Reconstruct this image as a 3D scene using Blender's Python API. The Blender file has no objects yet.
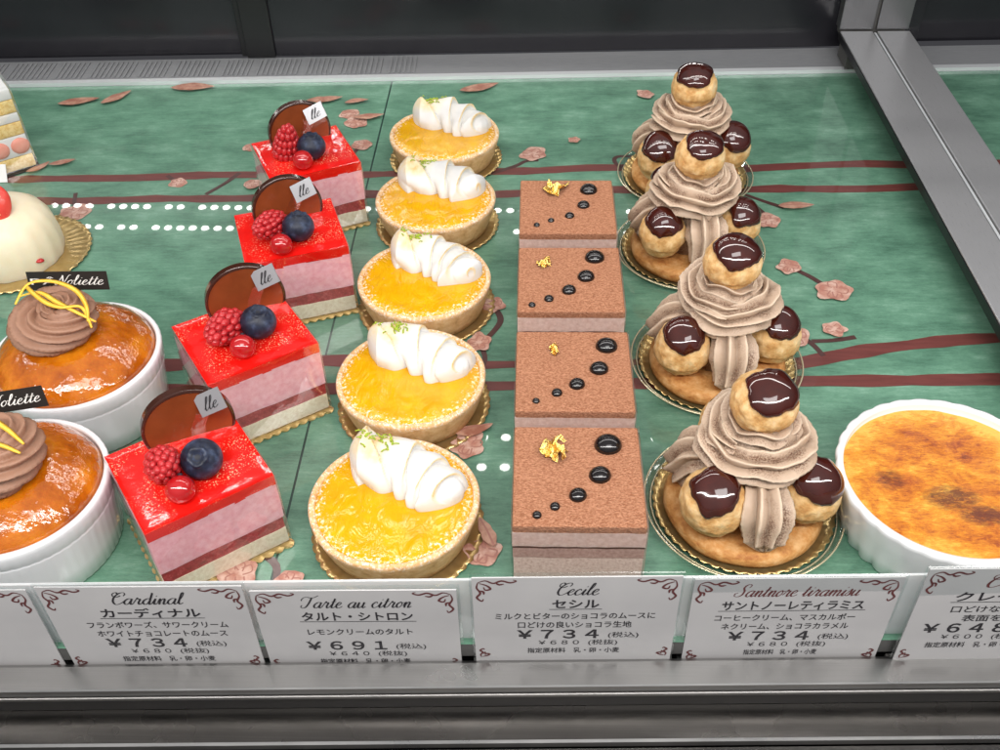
import bpy, bmesh, math, random
from mathutils import Vector, Matrix, noise
from math import sin, cos, pi, radians, sqrt, exp
S = 0.01                       # everything below is written in centimetres
sc = bpy.context.scene
COL = sc.collection
R_ = random.Random(7)

# ------------------------------------------------------------------ helpers
def lk(o, parent=None):
    COL.objects.link(o)
    if parent is not None: o.parent = parent
    return o

def thing(name, label, cat, loc=(0, 0, 0), rz=0.0, group=None):
    o = bpy.data.objects.new(name, None); o.empty_display_size = 0.01
    o.location = Vector(loc) * S; o.rotation_euler = (0, 0, rz)
    return tag(lk(o), label, cat, group)

def tag(o, label, cat, group=None):
    o['label'] = label; o['category'] = cat
    if group: o['group'] = group
    return o

def obj(name, bm, mats, parent=None, loc=(0, 0, 0), rot=(0, 0, 0), smooth=True, angle=None):
    if not isinstance(mats, (list, tuple)): mats = [mats]
    bmesh.ops.recalc_face_normals(bm, faces=bm.faces[:])
    for v in bm.verts: v.co *= S
    for f in bm.faces: f.smooth = smooth
    if smooth and angle:
        for e in bm.edges:
            if len(e.link_faces) == 2 and e.calc_face_angle(0) > radians(angle): e.smooth = False
    me = bpy.data.meshes.new(name); bm.to_mesh(me); bm.free()
    for m in mats: me.materials.append(m)
    o = bpy.data.objects.new(name, me)
    o.location = Vector(loc) * S; o.rotation_euler = rot
    return lk(o, parent)

def flat(name, bm, mats, parent=None, **k):
    """like obj() but keeps the winding of single-sided sheets"""
    return obj(name, bm, mats, parent, smooth=False, **k)

def BM(): return bmesh.new()

def box(bm, x0, x1, y0, y1, z0, z1, bev=0.0, seg=2, mi=0):
    r = bmesh.ops.create_cube(bm, size=1)
    vs = r['verts']
    for v in vs:
        v.co = Vector(((x0 + x1) / 2 + v.co.x * (x1 - x0), (y0 + y1) / 2 + v.co.y * (y1 - y0), (z0 + z1) / 2 + v.co.z * (z1 - z0)))
    fs = set(f for v in vs for f in v.link_faces)
    for f in fs: f.material_index = mi
    if bev:
        es = list(set(e for v in vs for e in v.link_edges))
        bmesh.ops.bevel(bm, geom=es, offset=bev, segments=seg, affect='EDGES', profile=.5)
    return bm

def lathe(bm, prof, n=64, fr=None, close=False, mi=0):
    """prof: list of (r, z). fr(theta, r, z) -> (r, z) modulates."""
    rings = []
    for (r, z) in prof:
        if r < 1e-6:
            rr, zz = (fr(0, 0, z) if fr else (0, z)); rings.append([bm.verts.new((0, 0, zz))]); continue
        ring = []
        for i in range(n):
            t = 2 * pi * i / n
            rr, zz = fr(t, r, z) if fr else (r, z)
            ring.append(bm.verts.new((rr * cos(t), rr * sin(t), zz)))
        rings.append(ring)
    pairs = list(zip(rings, rings[1:]))
    if close: pairs.append((rings[-1], rings[0]))
    for a, b in pairs:
        for i in range(n):
            j = (i + 1) % n
            if len(a) == 1 and len(b) == 1: continue
            if len(a) == 1: f = bm.faces.new((a[0], b[i], b[j]))
            elif len(b) == 1: f = bm.faces.new((a[i], b[0], a[j]))
            else: f = bm.faces.new((a[i], b[i], b[j], a[j]))
            f.material_index = mi
    return bm

def catmull(pts, n=8, closed=False):
    pts = [Vector(p) for p in pts]; out = []
    m = len(pts)
    for i in range(m - 1):
        p0 = pts[max(i - 1, 0)]; p1 = pts[i]; p2 = pts[i + 1]; p3 = pts[min(i + 2, m - 1)]
        for k in range(n):
            t = k / n
            out.append(0.5 * ((2 * p1) + (p2 - p0) * t + (2 * p0 - 5 * p1 + 4 * p2 - p3) * t * t + (3 * p1 - p0 - 3 * p2 + p3) * t ** 3))
    out.append(pts[-1])
    return out

def sweep(bm, path, sec, up=Vector((0, 0, 1)), cap=True, mi=0, post=None):
    """sec(t) -> list of (a, b) offsets in the side / up frame at t in 0..1"""
    path = [Vector(p) for p in path]; n = len(path); rings = []
    for i, p in enumerate(path):
        d = (path[min(i + 1, n - 1)] - path[max(i - 1, 0)]).normalized()
        s = d.cross(up)
        if s.length < 1e-4: s = d.cross(Vector((0, 1, 0)))
        s.normalize(); u = s.cross(d).normalized()
        ring = []
        for k, (a, b) in enumerate(sec(i / (n - 1))):
            q = p + s * a + u * b
            if post: q = post(q, i / (n - 1), k)
            ring.append(bm.verts.new(q))
        rings.append(ring)
    m = len(rings[0])
    for a, b in zip(rings, rings[1:]):
        for k in range(m):
            j = (k + 1) % m
            f = bm.faces.new((a[k], a[j], b[j], b[k])); f.material_index = mi
    if cap:
        for r in (rings[0], rings[-1]):
            c = Vector((0, 0, 0))
            for v in r: c += v.co
            c = bm.verts.new(c / m)
            for k in range(m):
                f = bm.faces.new((r[k], r[(k + 1) % m], c)); f.material_index = mi
    return bm

def ball(bm, c, r, sub=3, sx=1, sy=1, sz=1, disp=None, rot=None, mi=0):
    res = bmesh.ops.create_icosphere(bm, subdivisions=sub, radius=1)
    for v in res['verts']:
        d = v.co.normalized(); q = d * r * (1 + (disp(d) if disp else 0))
        q = Vector((q.x * sx, q.y * sy, q.z * sz))
        if rot: q = rot @ q
        v.co = q + Vector(c)
    for v in res['verts']:
        for f in v.link_faces: f.material_index = mi
    return bm

def fbm(p, o=3):
    v = 0; a = .5; p = Vector(p)
    for _ in range(o): v += a * noise.noise(p); p = p * 2.03 + Vector((3.1, 1.7, 9.2)); a *= .5
    return v

# ------------------------------------------------------------------ materials
class Mat:
    def __init__(s, name, base=(.5, .5, .5), rough=.5, metal=0, spec=.5, coat=0, coat_rough=.03, sss=0, sss_r=(1, .5, .3), sss_scale=.2, trans=0, ior=1.45):
        s.m = bpy.data.materials.new(name); s.m.use_nodes = True
        s.nt = s.m.node_tree; s.p = s.nt.nodes['Principled BSDF']
        P = s.p.inputs
        P['Base Color'].default_value = (*base, 1); P['Roughness'].default_value = rough; P['Metallic'].default_value = metal
        P['Specular IOR Level'].default_value = spec; P['Coat Weight'].default_value = coat; P['Coat Roughness'].default_value = coat_rough
        P['Transmission Weight'].default_value = trans; P['IOR'].default_value = ior
        if sss:
            P['Subsurface Weight'].default_value = sss; P['Subsurface Radius'].default_value = sss_r; P['Subsurface Scale'].default_value = sss_scale * S
        s.co = None
    def n(s, t, **k):
        nd = s.nt.nodes.new(t)
        for a, b in k.items(): setattr(nd, a, b)
        return nd
    def l(s, a, b): s.nt.links.new(a, b)
    def coord(s, scale=(1, 1, 1), off=(0, 0, 0)):
        tc = s.n('ShaderNodeTexCoord'); mp = s.n('ShaderNodeMapping')
        mp.inputs['Scale'].default_value = tuple(100 * c for c in scale); mp.inputs['Location'].default_value = off
        s.l(tc.outputs['Object'], mp.inputs['Vector']); return mp.outputs['Vector']
    def noise(s, scale, detail=3, rough=.55, stretch=(1, 1, 1), dist=0, off=(0, 0, 0)):
        t = s.n('ShaderNodeTexNoise'); t.inputs['Scale'].default_value = scale; t.inputs['Detail'].default_value = detail
        t.inputs['Roughness'].default_value = rough; t.inputs['Distortion'].default_value = dist
        s.l(s.coord(stretch, off), t.inputs['Vector']); return t.outputs['Fac']
    def voro(s, scale, stretch=(1, 1, 1)):
        t = s.n('ShaderNodeTexVoronoi'); t.inputs['Scale'].default_value = scale
        s.l(s.coord(stretch), t.inputs['Vector']); return t.outputs['Distance']
    def ramp(s, f, stops):
        r = s.n('ShaderNodeValToRGB'); e = r.color_ramp.elements
        while len(e) < len(stops): e.new(.5)
        for k, (p, c) in enumerate(stops):
            e[k].position = p; e[k].color = (*c, 1) if not isinstance(c, (int, float)) else (c, c, c, 1)
        s.l(f, r.inputs['Fac']); return r.outputs['Color']
    def mix(s, f, a, b):
        m = s.n('ShaderNodeMix', data_type='RGBA')
        for sock, v in ((m.inputs[0], f), (m.inputs[6], a), (m.inputs[7], b)):
            if hasattr(v, 'node'): s.l(v, sock)
            else: sock.default_value = v if isinstance(v, (int, float)) else (*v, 1)
        return m.outputs[2]
    def math(s, op, a, b=0.0, c=0.0):
        m = s.n('ShaderNodeMath', operation=op)
        for i, v in enumerate((a, b, c)):
            if hasattr(v, 'node'): s.l(v, m.inputs[i])
            else: m.inputs[i].default_value = v
        return m.outputs[0]
    def sep(s):
        x = s.n('ShaderNodeSeparateXYZ'); s.l(s.coord(), x.inputs[0]); return x.outputs
    def attr(s, name):
        a = s.n('ShaderNodeAttribute', attribute_name=name); return a.outputs['Fac']
    def rnd(s):
        return s.n('ShaderNodeObjectInfo').outputs['Random']
    def base(s, c): s.l(c, s.p.inputs['Base Color']); return s
    def rough(s, c): s.l(c, s.p.inputs['Roughness']); return s
    def bump(s, h, strength=.4, dist=.1, to=('Normal',)):
        b = s.n('ShaderNodeBump'); b.inputs['Strength'].default_value = strength; b.inputs['Distance'].default_value = dist * S
        s.l(h, b.inputs['Height'])
        for t in to: s.l(b.outputs['Normal'], s.p.inputs[t])
        return s

def film_mat(name, tint=(1, 1, 1), refl=.06, white=0.0, rough=.02):
    m = Mat(name); nt = m.nt; nt.nodes.remove(m.p)
    out = nt.nodes['Material Output']
    tr = m.n('ShaderNodeBsdfTransparent'); tr.inputs[0].default_value = (*tint, 1)
    gl = m.n('ShaderNodeBsdfGlossy'); gl.inputs['Roughness'].default_value = rough; gl.inputs[0].default_value = (1, 1, 1, 1)
    lw = m.n('ShaderNodeLayerWeight')
    f = m.math('ADD', m.math('MULTIPLY', m.math('POWER', lw.outputs['Facing'], 4), .8), refl)
    mx = m.n('ShaderNodeMixShader'); m.l(f, mx.inputs[0]); m.l(tr.outputs[0], mx.inputs[1]); m.l(gl.outputs[0], mx.inputs[2])
    res = mx
    if white:
        df = m.n('ShaderNodeBsdfDiffuse'); df.inputs[0].default_value = (.85, .87, .88, 1)
        tl = m.n('ShaderNodeBsdfTranslucent'); tl.inputs[0].default_value = (.85, .87, .88, 1)
        ad = m.n('ShaderNodeMixShader'); ad.inputs[0].default_value = .4; m.l(df.outputs[0], ad.inputs[1]); m.l(tl.outputs[0], ad.inputs[2])
        m2 = m.n('ShaderNodeMixShader'); m2.inputs[0].default_value = white; m.l(mx.outputs[0], m2.inputs[1]); m.l(ad.outputs[0], m2.inputs[2]); res = m2
    m.l(res.outputs[0], out.inputs['Surface'])
    return m.m

# --- setting
m = Mat('green_print', rough=.35, coat=.9, coat_rough=.02, spec=.4)
n1 = m.noise(.28, 6, .65, (1, 1.6, 1)); n2 = m.noise(2.2, 5, .7, (.35, 2.2, 1), .6); n3 = m.noise(13, 4, .8, (.4, 1.8, 1), .5)
f = m.math('ADD', m.math('MULTIPLY', n1, .55), m.math('ADD', m.math('MULTIPLY', n2, .28), m.math('MULTIPLY', n3, .24)))
m.base(m.ramp(f, [(.34, (.034, .095, .062)), (.46, (.078, .182, .124)), (.57, (.125, .270, .185)), (.68, (.21, .37, .28))]))
GREEN = m.m
m = Mat('printed_branch', rough=.4, coat=.9, coat_rough=.02)
m.base(m.mix(m.noise(1.5, 4, .6, (.3, 2, 1)), (.07, .018, .016), (.20, .055, .048))); BRANCH = m.m
m = Mat('printed_twig', (.07, .028, .026), .4, coat=.9, coat_rough=.02); TWIG = m.m
m = Mat('printed_petal', rough=.4, coat=.9, coat_rough=.02)
m.base(m.ramp(m.noise(1.6, 3, .6), [(.35, (.40, .17, .125)), (.5, (.50, .28, .22)), (.62, (.60, .40, .33))])); PETAL = m.m
m = Mat('printed_petal_line', (.36, .16, .125), .4, coat=.9, coat_rough=.02); PLINE = m.m
m = Mat('printed_leaf', rough=.4, coat=.9, coat_rough=.02)
m.base(m.ramp(m.noise(1.2, 3, .6), [(.35, (.30, .12, .08)), (.6, (.50, .29, .21))])); LEAF = m.m
m = Mat('mat_seam', (.012, .04, .032), .3, coat=.6); SEAM = m.m
m = Mat('brushed_steel', (.46, .46, .475), .3, metal=.72)
h = m.noise(6, 4, .7, (12, .15, 1)); m.base(m.mix(h, (.50, .50, .515), (.70, .70, .715))); m.rough(m.ramp(h, [(.3, .26), (.7, .42)])); m.bump(h, .08, .02)
STEEL_Y = m.m
m = Mat('post_steel', (.16, .16, .165), .35, metal=.7); m.base(m.mix(m.noise(5, 4, .7, (8, 8, .1)), (.11, .11, .115), (.19, .19, .195))); STEEL_P = m.m
m = Mat('brushed_steel_rail', (.5, .5, .5), .3, metal=1)
h = m.noise(5, 4, .7, (.02, 6, 6)); m.base(m.mix(h, (.34, .335, .33), (.50, .49, .48)))
m.rough(m.ramp(m.noise(.25, 3, .6), [(.3, .26), (.7, .36)])); STEEL_X = m.m
m = Mat('brushed_steel_dark', (.25, .25, .25), .3, metal=1)
h = m.noise(5, 4, .7, (.02, 6, 6)); m.base(m.mix(h, (.075, .07, .066), (.14, .132, .125))); m.rough(m.ramp(m.noise(.25, 3, .6), [(.3, .22), (.7, .34)])); STEEL_D = m.m
m = Mat('dull_aluminium', (.34, .345, .36), .45, metal=.35)
m.base(m.mix(m.noise(3, 3, .6, (.3, 3, 3)), (.24, .245, .255), (.34, .345, .36))); ALU = m.m
m = Mat('bright_edge', (.72, .74, .76), .3, metal=.4); EDGE = m.m
m = Mat('black_door', (.020, .020, .024), .16, spec=.45)
m.base(m.mix(m.noise(.12, 4, .6), (.008, .008, .011), (.022, .021, .025))); DOOR = m.m
m = Mat('black_rubber', (.006, .006, .007), .4); RUBBER = m.m
m = Mat('dark_case', (.075, .073, .070), .5); DARK = m.m

# --- food
def dots(mm, scale, thr, soft=.05):
    return mm.ramp(mm.noise(scale, 2, .6), [(thr, 0.0), (thr + soft, 1.0)])
m = Mat('tart_crust', rough=.75, sss=.15, sss_scale=.3)
x = m.sep(); b = m.ramp(m.noise(2.2, 5, .65), [(.3, (.54, .29, .11)), (.5, (.72, .44, .20)), (.7, (.81, .56, .30))])
gr = m.noise(9, 3, .7); top = m.ramp(x[2], [(.0, 0.0), (1, 1.0)])
rim = m.math('MULTIPLY', m.ramp(m.noise(6.5, 4, .75), [(.50, 0.0), (.60, 1.0)]), m.math('SMOOTH_MIN', m.math('MULTIPLY', m.math('MAXIMUM', m.math('SUBTRACT', x[2], 1.55), 0), 2.4), 1.0, .1))
m.base(m.mix(m.math('MULTIPLY', rim, .9), b, (.86, .79, .70))); m.bump(gr, .5, .06); CRUST = m.m
m = Mat('lemon_curd', (.88, .42, .005), .25, spec=.25, coat=.5, coat_rough=.04, sss=.1, sss_r=(1, .4, .02), sss_scale=.3)
x = m.sep(); rr = m.math('SQRT', m.math('ADD', m.math('POWER', x[0], 2), m.math('POWER', x[1], 2)))
c0 = m.ramp(m.noise(.8, 4, .6), [(.32, (.64, .305, .0015)), (.5, (.69, .345, .0015)), (.68, (.73, .39, .003))])
edge = m.math('MULTIPLY', m.ramp(m.math('DIVIDE', rr, 4), [(.66, 0.0), (.88, 1.0)]), 1.0)
fl = m.ramp(m.math('ADD', m.noise(5.5, 4, .8), m.math('MULTIPLY', edge, .20)), [(.71, 0.0), (.80, .9)])
fl = m.math('MULTIPLY', fl, m.ramp(m.math('DIVIDE', rr, 4), [(.58, .0), (.80, 1.0)]))
m.base(m.mix(fl, c0, (.93, .84, .70))); m.rough(m.mix(fl, (.15, .15, .15), (.8, .8, .8)))
m.bump(m.math('ADD', m.noise(.9, 3, .5, (1.3, .6, 1), .8), m.math('MULTIPLY', m.noise(5, 3, .6), .04)), .38, .5, ('Normal', 'Coat Normal')); CURD = m.m
m = Mat('meringue', (.93, .92, .90), .5, sss=.35, sss_r=(1, .95, .9), sss_scale=.5, spec=.35)
t = m.attr('toast'); tn = m.math('MULTIPLY', t, m.ramp(m.noise(2.5, 4, .6), [(.3, .35), (.6, 1.0)]))
m.base(m.ramp(tn, [(0, (.72, .716, .705)), (.3, (.76, .66, .46)), (.65, (.78, .55, .27)), (1, (.58, .31, .10))])); MERINGUE = m.m
m = Mat('lime_zest', (.16, .34, .02), .5); m.base(m.mix(m.noise(4), (.12, .28, .01), (.55, .60, .05))); ZEST = m.m
m = Mat('gold_board', (.62, .42, .16), .3, metal=.85)
m.base(m.mix(m.noise(2, 3), (.55, .36, .12), (.78, .60, .30))); GOLD = m.m
m = Mat('gold_leaf', (.95, .68, .22), .22, metal=1)
m.bump(m.noise(9, 4, .7), .7, .08); GLEAF = m.m
m = Mat('cocoa_velvet', rough=.9, spec=.15)
g = m.noise(15, 3, .65, (.6, 1.1, 1), .4)
m.base(m.mix(m.ramp(g, [(.36, 0.0), (.62, 1.0)]), (.36, .138, .070), (.65, .315, .185))); m.bump(g, 1.0, .16); COCOA = m.m
m = Mat('cocoa_side', rough=.8, spec=.2)
m.base(m.ramp(m.noise(3, 4, .6, (.5, .5, 2)), [(.3, (.28, .12, .065)), (.6, (.45, .22, .14))])); CSIDE = m.m
m = Mat('milk_mousse', rough=.6, sss=.2, sss_scale=.3)
m.base(m.ramp(m.noise(4, 4, .65), [(.3, (.58, .38, .32)), (.65, (.74, .55, .49))])); MMOUSSE = m.m
m = Mat('mauve_layer', rough=.6); m.base(m.ramp(m.noise(5, 4, .65), [(.3, (.36, .20, .17)), (.65, (.55, .36, .31))])); MAUVE = m.m
m = Mat('dark_ganache', rough=.35); m.base(m.mix(m.noise(6, 3), (.05, .018, .012), (.16, .07, .055))); GANACHE = m.m
m = Mat('choc_sponge', rough=.85)
m.base(m.ramp(m.noise(7, 4, .7), [(.3, (.55, .37, .30)), (.5, (.74, .55, .48)), (.7, (.82, .66, .58))])); m.bump(m.noise(9, 3, .7), .4, .06); CSPONGE = m.m
m = Mat('ganache_drop', (.006, .004, .004), .1, spec=.5, coat=.5, coat_rough=.2); DROP = m.m
FILM = film_mat('clear_film', (.985, .985, .985), .085)
TRAY = film_mat('clear_tray', (.96, .97, .965), .10)
m = Mat('pale_gold_rim', (.78, .70, .48), .18, metal=.6); RIM = m.m
ACRYL = film_mat('acrylic', (.95, .97, .97), .03)
FROST = film_mat('frosted_acrylic', (.95, .97, .98), .03, .72)
m = Mat('red_glaze', (.80, .012, .008), .12, coat=1, coat_rough=.03, sss=.15, sss_r=(1, .1, .05), sss_scale=.3)
sp = m.math('MULTIPLY', dots(m, 13, .60, .05), m.ramp(m.noise(.62, 2, .5, off=(3, 1, 0)), [(.46, 0.0), (.60, 1.0)]))
m.base(m.mix(sp, m.mix(m.noise(.8), (.66, .004, .003), (.88, .016, .010)), (.92, .52, .30))); m.bump(m.math('ADD', m.noise(2.2, 3), m.math('MULTIPLY', sp, .3)), .16, .12, ('Normal', 'Coat Normal')); GLAZE = m.m
m = Mat('pink_mousse', rough=.55, sss=.25, sss_scale=.4)
m.base(m.ramp(m.noise(3, 4, .65), [(.3, (.80, .34, .40)), (.65, (.90, .52, .57))])); PMOUSSE = m.m
m = Mat('red_compote', rough=.35); m.base(m.ramp(m.noise(5, 4, .7), [(.3, (.20, .012, .014)), (.55, (.40, .04, .045)), (.8, (.60, .16, .16))])); COMPOTE = m.m
m = Mat('pale_sponge', rough=.85); m.base(m.ramp(m.noise(5, 4, .7), [(.3, (.72, .59, .41)), (.6, (.87, .78, .61))])); m.bump(m.noise(9, 3), .4, .05); PSPONGE = m.m
m = Mat('raspberry', (.48, .016, .022), .3, sss=.25, sss_r=(1, .1, .1), sss_scale=.25, coat=.3, coat_rough=.15)
m.base(m.mix(m.noise(2.5), (.30, .006, .012), (.62, .035, .040))); RASP = m.m
m = Mat('blueberry', rough=.42, spec=.4)
m.base(m.ramp(m.noise(1.5, 4, .6), [(.3, (.007, .008, .015)), (.52, (.018, .024, .048)), (.72, (.06, .085, .15))])); BLUEB = m.m
m = Mat('blueberry_crown', (.012, .013, .022), .6); BCROWN = m.m
m = Mat('red_currant', (.42, .008, .010), .08, coat=1, coat_rough=.02, sss=.1, sss_r=(1, .1, .05), sss_scale=.3); CURRANT = m.m
m = Mat('dark_chocolate', (.040, .011, .006), .2, coat=.5, coat_rough=.08); m.base(m.mix(m.noise(1), (.025, .008, .005), (.060, .016, .008))); CHOC = m.m
m = Mat('chocolate_reflection', (.20, .045, .014), .14, coat=.6, coat_rough=.05); m.base(m.mix(m.noise(.7), (.13, .030, .010), (.30, .078, .024))); CREFL = m.m  # lighter orange-brown than the disc: reflection of the red glaze painted in
m = Mat('silver_slip', (.45, .45, .47), .3, metal=.6); SILVER = m.m
m = Mat('ink', (.02, .018, .022), .6); INK = m.m
m = Mat('red_ink', (.12, .034, .034), .6); RINK = m.m
m = Mat('white_ink', (.82, .80, .76), .5); WINK = m.m
m = Mat('choux', rough=.6, spec=.3, sss=.12, sss_scale=.3)
cx = m.noise(1.2, 5, .65); m.base(m.ramp(cx, [(.28, (.42, .19, .06)), (.42, (.62, .35, .13)), (.56, (.77, .51, .24)), (.74, (.85, .66, .40))]))
m.bump(m.math('ADD', m.noise(1.6, 4, .6), m.math('MULTIPLY', m.noise(8, 3, .6), .25)), .5, .22); CHOUX = m.m
m = Mat('puff_base', rough=.6, spec=.3); m.base(m.ramp(m.noise(1.5, 5, .65, (1, 1, 2)), [(.3, (.36, .13, .035)), (.5, (.56, .27, .085)), (.7, (.70, .42, .19))])); m.bump(m.noise(4, 4, .6), .5, .12); PBASE = m.m
m = Mat('caramel_glaze', (.030, .005, .003), .1, coat=1, coat_rough=.02); m.base(m.mix(m.noise(1.1, 2), (.016, .004, .003), (.075, .010, .005))); m.bump(m.noise(.9, 2, .5), .15, .15, ('Normal', 'Coat Normal')); CARAMEL = m.m
def cream(name, a, b, dust, thr):
    m = Mat(name, rough=.5, sss=.05, sss_scale=.2, spec=.4)
    bc = m.mix(m.noise(1.3, 3), a, b)
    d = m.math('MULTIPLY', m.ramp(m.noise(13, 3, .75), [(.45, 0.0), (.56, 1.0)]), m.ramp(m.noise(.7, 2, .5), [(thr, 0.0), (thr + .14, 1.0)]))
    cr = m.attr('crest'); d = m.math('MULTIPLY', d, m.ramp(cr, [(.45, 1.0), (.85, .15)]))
    bc = m.mix(m.math('MULTIPLY', m.ramp(cr, [(0, 1.0), (.6, 0.0)]), .45 if thr < .5 else 0), bc, tuple(c * .55 for c in a))  # shade in the valleys painted into the cream colour
    bc = m.mix(m.math('MULTIPLY', m.ramp(cr, [(.80, 0.0), (.97, 1.0)]), .55 if thr < .5 else .2), bc, tuple(min(.8, c * 1.45) for c in b))  # ridge tops painted paler than the cream, as highlights
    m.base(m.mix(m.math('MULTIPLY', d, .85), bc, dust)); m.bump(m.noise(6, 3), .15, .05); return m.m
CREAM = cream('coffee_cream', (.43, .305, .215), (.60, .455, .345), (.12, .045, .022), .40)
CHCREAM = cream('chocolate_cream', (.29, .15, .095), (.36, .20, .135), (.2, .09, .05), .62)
m = Mat('orange_glaze', rough=.1, coat=1, coat_rough=.03, sss=.2, sss_r=(1, .3, .05), sss_scale=.4)
m.base(m.ramp(m.noise(.6, 5, .6), [(.3, (.26, .05, .002)), (.5, (.46, .115, .003)), (.7, (.62, .20, .008))]))
m.bump(m.math('ADD', m.noise(1.1, 4, .6), m.math('MULTIPLY', m.voro(2.6), .3)), .32, .24, ('Normal', 'Coat Normal')); OGLAZE = m.m
m = Mat('porcelain', (.80, .81, .83), .12, coat=.5, coat_rough=.03); PORC = m.m
m = Mat('lemon_peel', (.85, .50, .02), .35); m.base(m.mix(m.noise(3, 3), (.80, .36, .01), (.92, .66, .10))); PEEL = m.m
m = Mat('black_card', (.020, .017, .015), .4); BCARD = m.m
m = Mat('burnt_custard', rough=.3, spec=.3, coat=.35, coat_rough=.06, sss=.08, sss_r=(1, .4, .1), sss_scale=.4)
x = m.sep(); rr = m.math('DIVIDE', m.math('SQRT', m.math('ADD', m.math('POWER', x[0], 2), m.math('POWER', x[1], 2))), 4.6)
fine = m.noise(7, 6, .8, (.45, 1.5, 1), .6); mid = m.noise(2.4, 5, .72, (.6, 1.5, 1), .8)
bn = m.math('ADD', m.math('MULTIPLY', m.noise(.42, 6, .70, (1, 1.3, 1), .6), .75), m.math('ADD', m.math('MULTIPLY', mid, .38), m.math('MULTIPLY', fine, .42)))
bn = m.math('SUBTRACT', m.math('SUBTRACT', bn, .27), m.math('MULTIPLY', m.math('POWER', rr, 6), .14))
bc = m.ramp(bn, [(.34, (.82, .46, .07)), (.44, (.72, .28, .016)), (.53, (.58, .165, .006)), (.61, (.36, .065, .004)), (.72, (.12, .016, .006))])
dx = m.math('SUBTRACT', x[0], .9); dy = m.math('SUBTRACT', x[1], -1.6)
def spot(mm, px, py, sx, sy):
    a = mm.math('POWER', mm.math('DIVIDE', mm.math('SUBTRACT', x[0], px), sx), 2); b_ = mm.math('POWER', mm.math('DIVIDE', mm.math('SUBTRACT', x[1], py), sy), 2)
    return mm.math('SUBTRACT', 1.0, mm.math('MINIMUM', mm.math('ADD', a, b_), 1.0))
sp = m.math('MAXIMUM', spot(m, -.1, -1.0, 1.7, 1.0), m.math('MAXIMUM', spot(m, 1.0, -2.0, 1.5, .8), m.math('MULTIPLY', spot(m, -2.6, .1, 1.0, .9), .75)))
sp = m.ramp(m.math('MULTIPLY', sp, m.math('ADD', m.math('MULTIPLY', m.noise(3.4, 6, .8, (.6, 1.4, 1), .5), 2.4), -.52)), [(.20, 0.0), (.62, .9)])
m.base(m.mix(sp, bc, (.10, .014, .008))); m.bump(m.math('ADD', m.math('ADD', fine, m.math('MULTIPLY', m.voro(3.0), .25)), m.math('MULTIPLY', m.noise(.8, 2), .6)), .6, .2, ('Normal', 'Coat Normal')); CUSTARD = m.m
m = Mat('white_cream', (.86, .76, .55), .45, sss=.3, sss_scale=.5); m.base(m.mix(m.noise(.8, 4), (.76, .64, .42), (.86, .78, .61))); WCREAM = m.m
m = Mat('strawberry', rough=.3, coat=.4, coat_rough=.1)
v = m.voro(3.2); m.base(m.mix(m.ramp(v, [(.08, 0.0), (.16, 1.0)]), (.85, .62, .30), m.mix(m.noise(1.5), (.62, .02, .02), (.78, .10, .07)))); m.bump(v, .3, .1); STRAW = m.m
m = Mat('strawberry_cut', rough=.35); m.base(m.mix(m.noise(1.2, 3), (.80, .22, .15), (.88, .45, .36))); STRAWC = m.m
m = Mat('yellow_sponge', rough=.85); m.base(m.ramp(m.noise(4, 4, .7), [(.3, (.70, .42, .09)), (.6, (.88, .68, .30))])); m.bump(m.noise(7, 3), .5, .08); YSPONGE = m.m
m = Mat('price_paper', (.60, .595, .615), .55, coat=.25, coat_rough=.12); m.base(m.mix(m.noise(.4, 2), (.46, .45, .455), (.57, .555, .55))); PAPER = m.m
m = Mat('led_diode', (.9, .9, .9)); m.p.inputs['Emission Color'].default_value = (1, .97, .92, 1); m.p.inputs['Emission Strength'].default_value = 22; LED = m.m
m = Mat('paper_white', (.75, .75, .74), .6); PWHITE = m.m

# ------------------------------------------------------------------ camera
f_, H, pitch, yaw, roll = 995.915, 37.643, .732, -.045, -.025
cp, sp_ = cos(pitch), sin(pitch)
F = Vector((sin(yaw) * cp, cos(yaw) * cp, -sp_)); Rr = Vector((cos(yaw), -sin(yaw), 0)); U = Rr.cross(F)
Rr, U = cos(roll) * Rr + sin(roll) * U, -sin(roll) * Rr + cos(roll) * U
cam = bpy.data.cameras.new('camera'); co = lk(bpy.data.objects.new('camera', cam))
M4 = Matrix((Rr, U, -F)).transposed().to_4x4(); M4.translation = Vector((0, 0, H)) * S
co.matrix_world = M4; cam.sensor_width = 36; cam.lens = 36 * f_ / 1000; cam.clip_start = .01; cam.clip_end = 50
sc.camera = co

# ------------------------------------------------------------------ shelf with its print
TILT = .028                                     # the case runs very slightly askew of the rows
def yy(y, x): return y + TILT * x
bm = BM()
def quadsheet(pts, z, mi):
    vs = [bm.verts.new((x_, y_, z)) for x_, y_ in pts]
    fc = bm.faces.new(vs); fc.material_index = mi
    if fc.normal.z < 0: fc.normal_flip()
    fc.normal_update()
XL, XR = -75, 62
for a, b_ in ((XL, -12.12), (-12.0, 26.2), (26.2, XR)):      # the mat is laid in lengths that meet at a seam
    quadsheet([(a, yy(24.4, a)), (b_, yy(24.4, b_)), (b_, yy(79.3, b_)), (a, yy(79.3, a))], 0, 0)
quadsheet([(-12.3, yy(24.4, -12)), (-11.9, yy(24.4, -12)), (-11.9, yy(79.3, -12)), (-12.3, yy(79.3, -12))], -.03, 6)
quadsheet([(XL, yy(24.4, XL)), (XR, yy(24.4, XR)), (XR, yy(24.4, XR)), (XL, yy(24.4, XL))][:0] or [(XL, yy(79.3, XL)), (XR, yy(79.3, XR)), (XR, yy(79.9, XR)), (XL, yy(79.9, XL))], -.01, 6)
zc = [.010]
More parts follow.
